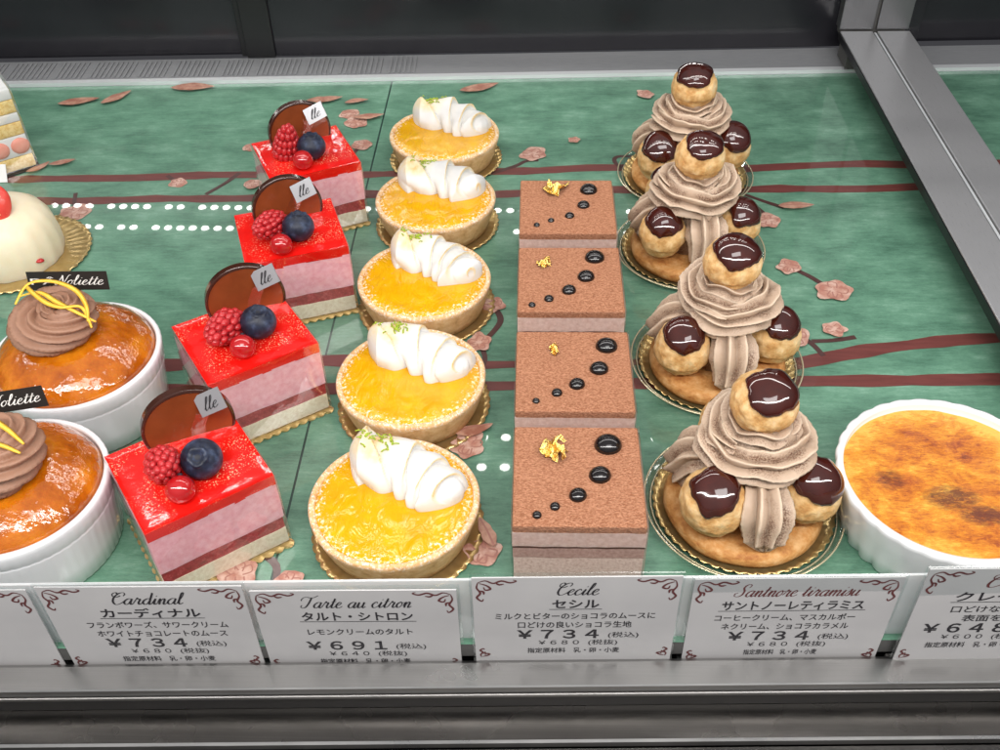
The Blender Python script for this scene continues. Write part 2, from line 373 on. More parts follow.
def ribbon(pts, w, mi, nz=6):
    path = catmull([(p[0], p[1], 0) for p in pts], nz); zc[0] += .0012
    prev = None
    for i, p in enumerate(path):
        d = (path[min(i + 1, len(path) - 1)] - path[max(i - 1, 0)]).normalized(); s_ = Vector((-d.y, d.x, 0))
        ww = w * (1 + .35 * noise.noise(Vector((p.x * .5, p.y * .5, mi)))) / 2
        a = bm.verts.new((p.x + s_.x * ww, p.y + s_.y * ww, zc[0])); b_ = bm.verts.new((p.x - s_.x * ww, p.y - s_.y * ww, zc[0]))
        if prev:
            fc = bm.faces.new((prev[0], prev[1], b_, a)); fc.material_index = mi; fc.normal_update()
            if fc.normal.z < 0: fc.normal_flip()
        prev = (a, b_)
def petal_patch(cx_, cy_, r, mi, sx=1, rot=0, lob=5, seed=0):
    zc[0] += .0012; vs = []
    for i in range(30):
        t = 2 * pi * i / 30; rr_ = r * (1 + .09 * cos(lob * t + seed) + .24 * noise.noise(Vector((cos(t) * 1.5, sin(t) * 1.5, seed))))
        px, py = rr_ * cos(t) * sx, rr_ * sin(t)
        vs.append(bm.verts.new((cx_ + px * cos(rot) - py * sin(rot), cy_ + px * sin(rot) + py * cos(rot), zc[0])))
    c = bm.verts.new((cx_, cy_, zc[0]))
    for i in range(30):
        fc = bm.faces.new((vs[i], vs[(i + 1) % 30], c)); fc.material_index = mi
def blossom(cx_, cy_, r, seed):
    rg = random.Random(seed); r *= .8; petal_patch(cx_, cy_, r, 3, 1.15, rg.random() * 3, 5, seed)
    for k in range(5):
        a = 2 * pi * k / 5 + rg.random(); c_, s_ = cos(a), sin(a)
        ribbon([(cx_ + c_ * r * .25, cy_ + s_ * r * .25), (cx_ + cos(a + .5) * r * .75, cy_ + sin(a + .5) * r * .75), (cx_ + cos(a + 1.1) * r * .85, cy_ + sin(a + 1.1) * r * .85), (cx_ + cos(a + 1.6) * r * .4, cy_ + sin(a + 1.6) * r * .4)], .07 * r + .02, 4, 4)
def leafp(cx_, cy_, L, rot, seed):
    zc[0] += .0012; A, B_ = [], []; rg = random.Random(seed); bend = rg.uniform(-.12, .12) * L; cr_, sr_ = cos(rot), sin(rot)
    for i in range(17):
        t = i / 16; px = (t - .5) * L * 1.25; w_ = L * .24 * sin(pi * t) ** .8 * (1.15 - .5 * t) * (1 + .25 * noise.noise(Vector((t * 5, seed, 0)))); off = bend * sin(pi * t)
        for lst, sg in ((A, 1), (B_, -1)): py = off + sg * w_; lst.append(bm.verts.new((cx_ + px * cr_ - py * sr_, cy_ + px * sr_ + py * cr_, zc[0])))
    for i in range(16): bm.faces.new((A[i], B_[i], B_[i + 1], A[i + 1])).material_index = 5
    ribbon([(cx_ - cos(rot) * L * .6, cy_ - sin(rot) * L * .6), (cx_, cy_ + .1), (cx_ + cos(rot) * L * .55, cy_ + sin(rot) * L * .55)], .10, 4, 4)
def wav(y, x0, x1, amp=.35, seed=0, n=26):
    return [(x0 + (x1 - x0) * i / n, yy(y, x0 + (x1 - x0) * i / n) + amp * noise.noise(Vector(((x0 + (x1 - x0) * i / n) * .11, seed, 0)))) for i in range(n + 1)]
ribbon(wav(64.2, XL, XR, .6, 1, 40), .95, 1, 3); ribbon(wav(61.2, XL, XR, .6, 5, 40), .95, 1, 3)
ribbon(wav(43.3, XL, -8, .5, 2), .95, 1); ribbon(wav(42.8, -8, 13, .3, 3), .6, 1); ribbon([(12.5, 42.5), (14.8, 42.9), (18, 43.8), (21.1, 44.5), (27.1, 45.3), (40, 45.6), (62, 46)], 1.0, 1)
ribbon(wav(41.0, XL, XR, .4, 7, 40), .95, 1, 3)
for tw in ([(-21.7, 64), (-22.4, 62.6), (-23.5, 61)], [(-27, 63.6), (-26.4, 63), (-25.6, 62.3)], [(-3.5, 63.6), (-1.5, 64.8), (-.6, 65.6), (.3, 65.7)], [(7, 63.9), (6.0, 65.2), (6.2, 66.2), (8.2, 66.3), (10, 67.5)],
           [(14.8, 60.9), (16, 60), (17.2, 59.2)], [(15.2, 59.6), (15.8, 58.2)], [(15.8, 52.6), (17.2, 51.4), (18.3, 50)], [(14.9, 45.6), (16, 44.9), (16.6, 43.6)], [(16.2, 44.9), (17.5, 45), (18.8, 45.3)],
           [(-33, 61.2), (-32.6, 59.8), (-32, 58.8)], [(-15.5, 63.9), (-14, 66), (-13.4, 67.6)], [(-3.4, 41.2), (-2.8, 43), (-3, 44.2)], [(-3, 44.6), (-2, 46.6), (-2.4, 48)], [(-13.5, 29.4), (-12, 28.4), (-11.8, 26.4)]):
    ribbon(tw, .34, 2)
for k, (x_, y_, r) in enumerate([(-25.94, 62.58, .75), (-32.15, 58.6, 1.25), (-34.6, 58.3, .8), (-21.7, 67.7, .7), (-14.9, 73.0, .9), (-14.1, 71.6, 1.1), (-13.2, 68.0, .9), (-.1, 66.6, 1.15), (-2.35, 29.3, 1.0), (-3.4, 36.3, 1.1), (-2.5, 48.2, .85), (-3.2, 44.6, .9),
                                 (15.8, 57.5, .95), (16.2, 52.2, .9), (18.5, 49.7, 1.25), (17.7, 45.9, .75), (15.2, 45.2, 1.1), (-20.4, 62.2, .7), (-11.2, 27.4, .8), (-13.6, 27.8, 1.0), (-12.6, 26.2, 1.2), (3, 68.5, .5), (40, 60, 1), (48, 55, 1.2), (9, 76, .8)]):
    blossom(x_, y_, r, k)
for k, (x_, y_, L, rt) in enumerate([(-37.6, 75.2, 2.7, .3), (-34.7, 75.9, 2.4, .9), (-28.7, 77.6, 3.0, .05), (-37.0, 64.6, 1.6, .9), (-35.4, 65.3, 1.6, .4), (-17.2, 75.4, 2.4, .2), (-14.5, 74.9, 1.6, .3), (-4.6, 77.4, 2.8, .4), (18.0, 59.2, 2.0, .05), (-3.2, 37.4, 1.8, .3), (-2.2, 30.4, 1.6, 2.0), (-13.2, 72.4, 2, .2), (-49, 74, 2.5, .5), (38, 74, 2.5, .8)]):
    leafp(x_, y_, L, rt, 40 + k)
o = obj('shelf', bm, [GREEN, BRANCH, TWIG, PETAL, PLINE, LEAF, SEAM], smooth=False); o['kind'] = 'structure'
o['label'] = 'glossy green shelf printed with brown branches and pink blossoms'
bm = BM(); box(bm, XL, XR, 0, 50, -.9, -.05); 
for v in bm.verts: v.co.y = yy(24.4 if v.co.y < 25 else 79.3, v.co.x)
o = obj('shelf_underside', bm, DARK, smooth=False); o['kind'] = 'structure'
bm = BM(); box(bm, XL, XR, 14, 84, -14, -12); o = obj('case_floor', bm, DARK, smooth=False); o['kind'] = 'structure'

# ------------------------------------------------------------------ metalwork of the case
def prism(bm, prof, x0, x1, tilt=TILT):
    a = [bm.verts.new((x0, yy(y, x0) if tilt else y, z)) for y, z in prof]; b_ = [bm.verts.new((x1, yy(y, x1) if tilt else y, z)) for y, z in prof]
    n = len(prof)
    for i in range(n): bm.faces.new((a[i], a[(i + 1) % n], b_[(i + 1) % n], b_[i]))
    bm.faces.new(a); bm.faces.new(b_[::-1]); return bm
t = thing('front_rail', 'brushed steel channel along the front of the case below the price cards', 'rail', (0, 23, -3))
def sub3(bm):
    for v in bm.verts: v.co -= Vector((0, 23, -3))
    return bm
obj('rail_top', sub3(prism(BM(), [(24.25, -1.05), (24.1, -1.0), (22.98, -1.0), (22.92, -1.05), (22.90, -1.4), (22.9, -1.75), (24.25, -1.75)], XL, XR)), STEEL_X, t, smooth=False)
obj('bright_lip', sub3(prism(BM(), [(22.855, -1.45), (22.79, -1.46), (22.78, -1.6), (22.86, -1.62)], XL, XR)), STEEL_X, t, smooth=False)
obj('recess', sub3(prism(BM(), [(24.2, -1.77), (22.95, -1.77), (22.95, -2.62), (24.2, -2.62)], XL, XR)), RUBBER, t, smooth=False)
obj('lower_ledge', sub3(prism(BM(), [(24.2, -2.65), (21.35, -2.65), (21.35, -3.6), (24.2, -3.6)], XL, XR)), STEEL_D, t, smooth=False)
obj('ledge_lip', sub3(prism(BM(), [(21.34, -2.60), (21.2, -2.62), (21.16, -2.9), (21.34, -2.9)], XL, XR)), STEEL_X, t, smooth=False)
obj('lower_front', sub3(prism(BM(), [(21.1, -2.95), (19.4, -3.15), (19.3, -9), (21.1, -9)], XL, XR)), STEEL_D, t, smooth=False)
t = thing('rear_rail', 'grey aluminium door track along the back edge of the green shelf', 'rail', (0, 80, 0))
def sub80(bm):
    for v in bm.verts: v.co -= Vector((0, 80, 0))
    return bm
obj('front_lip', sub80(prism(BM(), [(79.35, -.1), (79.95, -.1), (79.95, .30), (79.35, .30)], XL, XR)), EDGE, t, smooth=False)
obj('track_bed', sub80(prism(BM(), [(79.96, -.1), (83.4, -.1), (83.4, .42), (79.96, .24)], XL, XR)), ALU, t, smooth=False)
bm = BM()
for i in range(100):
    x_ = -52 + i * .42
    if i % 17 in (8, 15): continue
    prism(bm, [(80.2, .27), (82.9, .40), (82.9, .50), (80.2, .36)], x_, x_ + .2)
o = obj('ridges', sub80(bm), ALU, t, smooth=False)
# sliding doors behind the case
def door(label, x0, x1, y, mat=DOOR):
    t = thing('sliding_door', label, 'door', ((x0 + x1) / 2, yy(y, (x0 + x1) / 2), .5), TILT, 'black sliding doors at the back of the case')
    w = (x1 - x0) / 2
    obj('door_panel', box(BM(), -w, w, 0, .6, 0, 40, .05), mat, t, smooth=False)
    return t, w
t, w = door('black glass sliding door at the back, left of the vertical rubber strip', -72, -24.2, 84.0)
obj('door_stile', box(BM(), w - 1.4, w + .3, -.45, -.02, 0, 40, .08), RUBBER, t, smooth=False)
t, w = door('black glass sliding door at the back, between the rubber strip and the steel post', -25.2, 33, 83.5)
obj('door_stile', box(BM(), -w + .1, -w + 2.6, -.3, -.02, 0, 40, .08), RUBBER, t, smooth=False)
t, w = door('black glass sliding door at the back, right of the steel post', 31.0, 62, 84.2)
# divider beam and post
t = thing('divider_beam', 'two strip brushed steel divider beam running back from the front at the right', 'beam', (28.6, 24, 0))
def bx(name, a, b_, c, d, e, f2, mat, bev=.06): return obj(name, box(BM(), a - 28.6, b_ - 28.6, c - 24, d - 24, e, f2, bev), mat, t, smooth=False)
bx('side_strip', 25.75, 28.45, 24.6, 82.7, 1.9, 2.5, STEEL_Y); bx('side_strip', 28.85, 31.55, 24.6, 82.7, 1.9, 2.5, STEEL_Y)
bx('groove', 28.46, 28.84, 24.6, 82.7, 1.5, 2.32, DARK, 0)
bx('groove_bead', 28.56, 28.74, 24.6, 82.6, 2.3, 2.42, EDGE, .03)
bx('side_gasket', 25.66, 25.75, 24.6, 82.7, 1.85, 2.42, RUBBER, 0)
bx('end_block', 25.9, 31.4, 79.9, 82.6, .45, 1.88, DARK, 0); bx('end_block', 25.9, 31.4, 24.6, 26.0, .0, 1.88, DARK, 0)
t = thing('corner_post', 'upright steel post at the back end of the divider beam', 'post', (28.6, 82.9, 2.2))
for a, b_ in ((25.7, 28.5), (28.8, 31.5)):
    obj('post_face', box(BM(), a - 28.6, b_ - 28.6, 0, 1.2, .32, 42, .06), STEEL_P, t, smooth=False)
obj('post_core', box(BM(), -2.7, 2.7, .25, 2, -.2, 42), DARK, t, smooth=False)

# ------------------------------------------------------------------ lettering
LET = {
 'a': (1.25, [[(.95, .85), (.6, 1), (.2, .7), (.1, .3), (.35, 0), (.65, .15), (.95, .9)], [(.98, .98), (.88, .25), (1.03, 0), (1.3, .25)]]),
 'c': (.92, [[(.72, .75), (.55, 1), (.2, .75), (.1, .35), (.35, 0), (.65, .05), (.97, .3)]]),
 'e': (.92, [[(.1, .4), (.5, .55), (.68, .82), (.48, 1), (.2, .75), (.1, .35), (.35, 0), (.65, .05), (.97, .3)]]),
 'r': (1.05, [[(0, .25), (.28, .95), (.36, 1.12), (.42, .92), (.72, .9), (.62, .3), (.78, 0), (1.08, .25)]]),
 'i': (.65, [[(0, .25), (.3, .98), (.22, .25), (.38, 0), (.68, .25)], [(.33, 1.42), (.4, 1.36)]]),
 'n': (1.15, [[(0, .35), (.22, .98), (.24, 0)], [(.24, .4), (.58, .97), (.8, .8), (.74, .2), (.88, 0), (1.18, .25)]]),
 'm': (1.75, [[(0, .35), (.22, .98), (.24, 0)], [(.24, .4), (.58, .97), (.78, .8), (.78, 0)], [(.78, .4), (1.15, .97), (1.38, .8), (1.32, .2), (1.47, 0), (1.78, .25)]]),
 'd': (1.25, [[(.95, .85), (.6, 1), (.2, .7), (.1, .3), (.35, 0), (.65, .15), (.95, .9)], [(1.02, 1.95), (.9, .25), (1.03, 0), (1.3, .25)]]),
 'l': (.7, [[(0, .25), (.45, 1.3), (.5, 1.92), (.3, 1.85), (.2, 1), (.18, .3), (.38, 0), (.72, .25)]]),
 't': (.75, [[(0, .25), (.3, .9), (.42, 1.6), (.26, .3), (.42, 0), (.78, .25)], [(.05, 1.05), (.7, 1.12)]]),
 'u': (1.22, [[(0, .35), (.2, .97), (.18, .3), (.38, 0), (.75, .4), (.88, .97), (.82, .25), (.98, 0), (1.25, .25)]]),
 'o': (1.0, [[(.55, 1), (.2, .75), (.1, .35), (.35, 0), (.7, .3), (.74, .75), (.5, 1), (.72, .85), (1.05, .9)]]),
 's': (.75, [[(0, .25), (.36, .9), (.42, 1.12), (.56, .6), (.54, .2), (.3, 0), (.08, .12)], [(.54, .1), (.8, .25)]]),
 'C': (1.5, [[(1.35, 1.45), (1.5, 1.75), (1.3, 2.02), (.8, 1.9), (.28, 1.3), (.2, .5), (.6, 0), (1.1, .12), (1.5, .5)], [(1.0, 1.5), (.5, 1.25), (.05, 1.45), (0, 1.85), (.35, 2.05), (.62, 1.8)]]),
 'T': (1.7, [[(-.2, 1.25), (-.1, 1.7), (.4, 1.9), (1.0, 1.75), (1.5, 1.85), (1.95, 2.15)], [(1.15, 1.8), (1.0, 1.0), (.75, .25), (.35, 0), (0, .2), (.1, .5)]]),
 'S': (1.5, [[(1.35, 1.5), (1.5, 1.8), (1.25, 2.05), (.8, 1.9), (.65, 1.45), (.98, .95), (1.0, .35), (.55, 0), (.0, .15), (-.05, .55), (.3, .6)]]),
 'N': (1.75, [[(-.1, .2), (.15, 0), (.4, .6), (.68, 1.95)], [(.68, 1.95), (.95, 1), (1.2, 0)], [(1.2, 0), (1.42, 1), (1.65, 1.9), (1.95, 2.02)]]),
 ' ': (.8, []),
}
def script(bm, s, size, cx_=0, cy_=0, slant=.42, wmin=.05, wmax=.22, sx=1.3, mi=0, fit=None, z0=0):
    """pen-drawn cursive lettering in the x-y plane, size = x-height"""
    adv = sum(LET[c][0] for c in s)
    if fit: sx = fit / (adv * size)
    x_ = -adv / 2; k = 0
    for c in s:
        a, st = LET[c]
        for pts in st:
            P = catmull([(x_ + p[0] + slant * p[1], p[1], 0) for p in pts], 6 if size > .1 else 4); k += 1; z = z0 + .0006 * (k % 12); prev = None
            for i, p in enumerate(P):
                d = (P[min(i + 1, len(P) - 1)] - P[max(i - 1, 0)]).normalized(); nrm = Vector((-d.y, d.x, 0))
                w_ = (wmin + (wmax - wmin) * abs(d.y) ** 1.5 * (.35 + .65 * (d.y < 0))) / 2
                q = [p + nrm * w_, p - nrm * w_]
                v = [bm.verts.new((cx_ + t_.x * size * sx, cy_ + t_.y * size, z)) for t_ in q]
                if prev:
                    fc = bm.faces.new((prev[0], prev[1], v[1], v[0])); fc.material_index = mi
                prev = v
        x_ += a
    return bm
def textmesh(bm, s, width, height, cx_=0, cy_=0, bold=0.0, z=0, mi=0, left=None):
    """printed characters as flat meshes, scaled to the given line width and height"""
    cu = bpy.data.curves.new('t', 'FONT'); cu.body = s; cu.size = 1; cu.resolution_u = 3; cu.offset = bold; cu.align_x = 'CENTER'
    o = bpy.data.objects.new('t', cu); COL.objects.link(o)
    dg = bpy.context.evaluated_depsgraph_get(); me = bpy.data.meshes.new_from_object(o.evaluated_get(dg))
    xs = [v.co.x for v in me.vertices]; ys = [v.co.y for v in me.vertices]
    if xs:
        x0, x1 = min(xs), max(xs); kx = width / (x1 - x0); ky = height / .88; n0 = len(bm.verts)
        for v in me.vertices: v.co = (cx_ + (v.co.x - (x0 + x1) / 2) * kx, cy_ + (v.co.y - .37) * ky, z)
        k = len(bm.faces); bm.from_mesh(me); bm.faces.ensure_lookup_table()
        for fc in bm.faces[k:]: fc.material_index = mi
    bpy.data.objects.remove(o); bpy.data.curves.remove(cu); bpy.data.meshes.remove(me)
    return bm

# ------------------------------------------------------------------ price cards
def up(o, z=0):      # lettering is drawn in x-y; stand it up to face the viewer
    o.rotation_euler = (pi / 2, 0, 0); return o
def curl(bm, pts, w, z):
    P = catmull([(p[0], p[1], 0) for p in pts], 5); prev = None
    for i, p in enumerate(P):
        d = (P[min(i + 1, len(P) - 1)] - P[max(i - 1, 0)]).normalized(); nrm = Vector((-d.y, d.x, 0)) * w * (.35 + .65 * sin(pi * i / (len(P) - 1))) / 2
        v = [bm.verts.new((p.x + nrm.x, p.y + nrm.y, z)), bm.verts.new((p.x - nrm.x, p.y - nrm.y, z))]
        if prev: bm.faces.new((prev[0], prev[1], v[1], v[0]))
        prev = v
CW, CH = 8.5, 6.0
def card(label, x0, lean, title, tw, tcol, name, nw, lines, price, tax, allerg, alw, ncx=0, z=-1.25, w=CW, h=CH, dy=0.0, rz=TILT):
    y = yy(24.35, x0) - dy
    h_ = thing('card_holder', label[1], 'card holder', (x0, y + .10, z), rz, 'clear price card holders')
    obj('back_plate', box(BM(), -w / 2 - .12, w / 2 + .12, 0, .12, 0, h + .12, .02), ACRYL, h_, smooth=False)
    obj('foot', box(BM(), -w / 2 - .12, w / 2 + .12, -.20, .4, -.22, -.02, .02), DARK, h_, smooth=False)
    t = thing('price_card', label[0], 'price card', (x0, y, z), rz, 'printed price cards along the front'); t.rotation_euler[0] = radians(R_.uniform(-1.2, .2)); t.rotation_euler[2] += radians(R_.uniform(-.4, .4))
    bm = BM(); box(bm, -w / 2, w / 2, 0, .06, 0, h, 0); obj('paper', bm, PAPER, t, smooth=False)
    X = -.012
    def txt(nm, bm, mat): 
        o = obj(nm, bm, mat, t, loc=(0, X, 0), smooth=False); up(o); return o
    bm = BM(); script(bm, title, .40, ncx, h - 1.16, fit=tw, wmin=.06, wmax=.27); txt('title_script', bm, tcol)
    bm = BM(); textmesh(bm, name, nw, .60, ncx, h - 1.78, .022)
    curl_w = nw / 2 + .12
    vs = [bm.verts.new((ncx + a, h - 2.16 + b_, 0)) for a, b_ in ((-curl_w, 0), (curl_w, 0), (curl_w, .035), (-curl_w, .035))]; bm.faces.new(vs); txt('name_text', bm, INK)
    bm = BM()
    for i, (s, lw, cx_) in enumerate(lines):
        textmesh(bm, s, lw, .43, ncx + cx_, h - 2.62 - .62 * i - (.28 if len(lines) == 1 else 0), .012)
    txt('description_text', bm, INK)
    bm = BM(); py = h - 3.92
    textmesh(bm, price, 3.5, .72, ncx - .7, py, .024); textmesh(bm, '(税込)', 1.3, .38, ncx + 2.1, py - .08, .004)
    textmesh(bm, tax, 1.75, .35, ncx - .65, py - .62, .006); textmesh(bm, '(税抜)', 1.25, .36, ncx + 1.25, py - .62, .004); txt('price_text', bm, INK)
    bm = BM(); textmesh(bm, allerg, alw, .36, ncx, py - 1.22, .014); txt('ingredient_text', bm, INK)
    for sx in (-1, 1):
        for sy in (1, 0):
            bm = BM(); cx_ = sx * (w / 2 - .25); cy_ = h - .28 if sy else .85
            q = 1 if sy else -1
            for k, pts in enumerate(([(0, 0), (.3, .12), (.62, -.05), (.95, .10), (1.3, -.02), (1.55, .08), (1.42, .16)], [(0, 0), (-.06, -.35), (.08, -.7), (-.07, -1.0), (.12, -1.25), (.2, -1.1)], [(.05, -.05), (.35, -.2), (.5, -.42), (.3, -.5), (.22, -.3)], [(.7, 0), (.85, -.14), (1.05, -.1)], [(.02, -.55), (.2, -.6), (.22, -.8)])):
                if not sy and k in (0, 3): continue
                curl(bm, [(cx_ - sx * p[0] * (1 if sy else .7), cy_ + q * p[1] * (1 if sy else .5) + (0 if sy else -.45)) for p in pts], .10, .0006 * k)
            txt('corner_ornament', bm, RINK)
    return t
AL = '指定原材料　乳・卵・小麦'
card(('price card for the red mousse squares, lettered Cardinal, 734 yen', 'clear holder of the card lettered Cardinal'), -16.1, 0, 'Cardinal', 3.0, INK, 'カーディナル', 4.2, [('フランボワーズ、サワークリーム', 6.0, .1), ('ホワイトチョコレートのムース', 5.6, .15)], '￥７３４', '￥６８０', AL, 4.1, .1, z=-1.65)
card(('price card for the lemon tarts, lettered Tarte au citron, 691 yen', 'clear holder of the card lettered Tarte au citron'), -7.35, 0, 'Tarte au citron', 4.6, INK, 'タルト・シトロン', 4.7, [('レモンクリームのタルト', 4.5, 0)], '￥６９１', '￥６４０', AL, 4.0, 0, z=-2.0)
card(('price card for the cocoa topped squares, lettered Cecile, 734 yen', 'clear holder of the card lettered Cecile'), 1.8, 0, 'Cecile', 1.75, INK, 'セシル', 1.95, [('ミルクとビターのショコラのムースに', 6.7, 0), ('口どけの良いショコラ生地', 4.8, 0)], '￥７３４', '￥６８０', AL, 4.0, 0, dy=.1, z=-1.15)
card(('price card for the cream puff towers, lettered Santnore tiramisu, 734 yen', 'clear holder of the card lettered Santnore tiramisu'), 10.85, 0, 'Santnore tiramisu', 5.1, RINK, 'サントノーレティラミス', 5.9, [('コーヒークリーム、マスカルポー', 5.9, -.2), ('ネクリーム、ショコラカラメル', 5.4, -.1)], '￥７３４', '￥６８０', AL, 3.2, 0, z=-1.62)
card(('price card cut by the right edge, lettered Cr with 64 yen showing', 'clear holder of the card at the right edge in front of the burnt custard'), 20.05, 0, 'Cre', 1.5, RINK, 'クレーム', 3.3, [('口どけなめらか', 3.6, .2), ('表面をキャ', 2.8, .4)], '￥６４８', '￥６００', AL, 4.1, -1.15, dy=.3, w=8.6, h=6.5)
card(('price card cut by the left edge, beside the Cardinal card', 'clear holder of the card cut by the left edge'), -25.0, 0, 'Te', 1.2, INK, 'トート', 2.4, [('ムース', 1.6, .4), ('ム　ト', 2.0, 2.2)], '￥', '￥', 'ム', .4, -1.2, z=-1.8)
bm = BM(); box(bm, XL, 25.4, 0, .12, -.95, 4.15)
for v in bm.verts: v.co.y += yy(24.72, v.co.x)
o = obj('acrylic_guard', bm, FROST, smooth=False); tag(o, 'long frosted acrylic strip standing behind the row of price cards', 'guard strip')

# ------------------------------------------------------------------ boards and trays
def scallop_board(label, x_, y_, r, group, n=44, up_=.14, amp=.10):
    def fr(t, rr, z): 
        k = max(0, (rr - r * .8) / (r * .2)); return rr + amp * k * (abs(sin(n * t / 2)) - .5), z + .05 * k * sin(n * t)
    bm = BM(); lathe(bm, [(0, .02), (r * .5, .02), (r * .82, .02), (r * .93, .04), (r, up_), (r + .02, up_ + .04), (r * .93, .09), (r * .82, .07), (r * .5, .07), (0, .07)], 176, fr)
    return tag(obj('cake_board', bm, GOLD, loc=(x_, y_, 0)), label, 'cake board', group)
def clear_tray(label, x_, y_, r):
    bm = BM(); lathe(bm, [(0, .0), (r * .86, .0), (r * .93, .05), (r * .985, .42), (r + .06, .44), (r + .10, .40), (r + .03, .36), (r * .95, .0), (r * .86, -.0 + .012), (0, .012)], 96)
    o = tag(obj('clear_tray', bm, TRAY, loc=(x_, y_, 0.004)), label, 'tray', 'clear trays under the cream puff towers')
    for rr_, zz_, nm in ((r + .085, .43, 'rim'), (r * .95, .16, 'inner_ridge')):
        bm = BM(); lathe(bm, [(rr_ + .045 * cos(a), zz_ + .04 * sin(a)) for a in [k * pi / 4 for k in range(8)]], 120, close=True); obj(nm, bm, RIM, o)
    return o

# ------------------------------------------------------------------ lemon tarts
def meringue_bm(seed, nl, rot):
    rg = random.Random(seed); bm = BM(); lay = bm.verts.layers.float.new('toast')
    A, B_, C_ = Vector((-2.35, 2.35, 0)), Vector((1.1, 2.45, 0)), Vector((2.75, -.45, 0))
    NU, NV = 150, 44; rings = []
    ph0 = rg.random() * .3
    for i in range(NU + 1):
        u = i / NU; p = (1 - u) ** 2 * A + 2 * u * (1 - u) * B_ + u * u * C_
        d = (2 * (1 - u) * (B_ - A) + 2 * u * (C_ - B_)).normalized(); s_ = Vector((d.y, -d.x, 0))     # s_ points to the front
        env = min(1, (u / .10)) ** .5 * min(1, ((1 - u) / .10)) ** .5 if 0 < u < 1 else 0
        ring = []
        for k in range(NV + 1):
            v = k / NV; a = pi * v                                    # 0 front foot .. pi back foot
            ph = (nl * (.30 * u + .70 * u ** 2.0) + .10 * noise.noise(Vector((u * 3, seed, 0))) + ph0 + .55 * sin(a) - .35 * cos(a)) % 1.0
            saw = ph ** 1.3 if ph < .9 else (1 - ph) / .1 * .9 ** 1.3
            lob = abs(sin(pi * ph)) ** .7; w_ = min(1, max(0, (sin(a) - .25) / .6)); saw = saw * w_ + lob * (1 - w_)
            rr_ = (1.08 + .40 * saw) * (1 + .05 * noise.noise(Vector((u * 6, v * 3, seed))))
            hz = 1.50 - .45 * u + .10 * sin(u * 5 + seed)
            q = p + s_ * (cos(a) * rr_ * (1.30 - .12 * u) * env * (1 if a < pi / 2 else .78)) + Vector((0, 0, sin(a) ** .8 * rr_ * hz * .92 * (.35 + .65 * env)))
            q += d * (saw - .5) * .30 * env * w_
            vv = bm.verts.new(q)
            tz = max(0, 1 - abs(ph - .9) / .055) * max(0, sin(a)) ** 1.5 * 1.2
            flat_ = max(0, 1 - abs(u - .2) / .24) * max(0, sin(a) - .60) * 3.2
            vv[lay] = min(1, max(tz, flat_ * (.6 + .6 * noise.noise(q * 1.3))))
            ring.append(vv)
        rings.append(ring)
    for a, b_ in zip(rings, rings[1:]):
        for k in range(NV): bm.faces.new((a[k], a[k + 1], b_[k + 1], b_[k]))
    bmesh.ops.remove_doubles(bm, verts=bm.verts[:], dist=.004)
    Rm = Matrix.Rotation(rot, 3, 'Z')
    for v in bm.verts: v.co = Rm @ v.co
    return bm
def tart(label, x_, y_, seed, rz=0, nl=4.5, mr=0):
    t = thing('lemon_tart', label, 'tart', (x_, y_, .09), rz, 'lemon tarts in a row')
    def fr(t_, r, z): return r * (1 + .012 * noise.noise(Vector((cos(t_) * 2, sin(t_) * 2, z * .8 + seed)))), z + (.05 * noise.noise(Vector((cos(t_) * 3, sin(t_) * 3, seed))) if z > 2 else 0)
    bm = BM(); lathe(bm, [(0, 0), (3.38, 0), (3.5, .07), (3.68, .6), (3.86, 1.2), (3.99, 1.72), (4.02, 1.90), (3.96, 2.02), (3.84, 2.05), (3.74, 2.0), (3.70, 1.9), (3.6, 1.6), (0, 1.6)], 120, fr); obj('crust', bm, CRUST, t)
    def fc(t_, r, z):
        q = Vector((r * cos(t_), r * sin(t_), 0)); return r, z + .10 * fbm(q * .45 + Vector((seed * 3, 0, 0))) * (1 if r < 3.4 else .3)
    bm = BM(); lathe(bm, [(3.76, 1.84), (3.68, 1.97), (3.55, 2.03)] + [(3.5 - .2 * i, 2.04 + .004 * i) for i in range(1, 17)] + [(0, 2.1)], 96, fc); obj('lemon_filling', bm, CURD, t)
    o = obj('meringue', meringue_bm(seed, nl, mr), MERINGUE, t, loc=(0, 0, 2.02), angle=60)
    rg = random.Random(seed + 50); bm = BM(); me = o.data
    top = [v.co / S for v in me.vertices]
    for i in range(26):
        cx_, cy_ = rg.gauss(-.75, .45), rg.gauss(2.3, .25)
        q = Matrix.Rotation(mr, 3, 'Z') @ Vector((cx_, cy_, 0))
        zt = max([p.z for p in top if (p.x - q.x) ** 2 + (p.y - q.y) ** 2 < .012] or [-9])
        if zt < .4: continue
        L = rg.uniform(.06, .20); a = rg.random() * 3
        sweep(bm, [q + Vector((-cos(a) * L, -sin(a) * L, zt + .02)), q + Vector((0, 0, zt + .05 + rg.random() * .04)), q + Vector((cos(a) * L, sin(a) * L, zt + .02))], lambda t_: [(.045, 0), (0, .035), (-.045, 0), (0, -.03)])
    o = obj('lime_zest', bm, ZEST, t, loc=(0, 0, 2.02)); o['kind'] = 'stuff'
    return t
TL = ['nearest lemon tart, with a big white meringue wave, behind the Tarte au citron card', 'second lemon tart from the front, meringue dusted with green zest', 'middle lemon tart of the five, third from the front', 'fourth lemon tart from the front, behind the middle one', 'farthest lemon tart, meringue top close to the back rail']
BL = ['gold board under the nearest lemon tart', 'gold board under the second lemon tart from the front', 'gold board under the middle lemon tart of the five', 'gold board under the fourth lemon tart from the front', 'gold board under the farthest lemon tart']
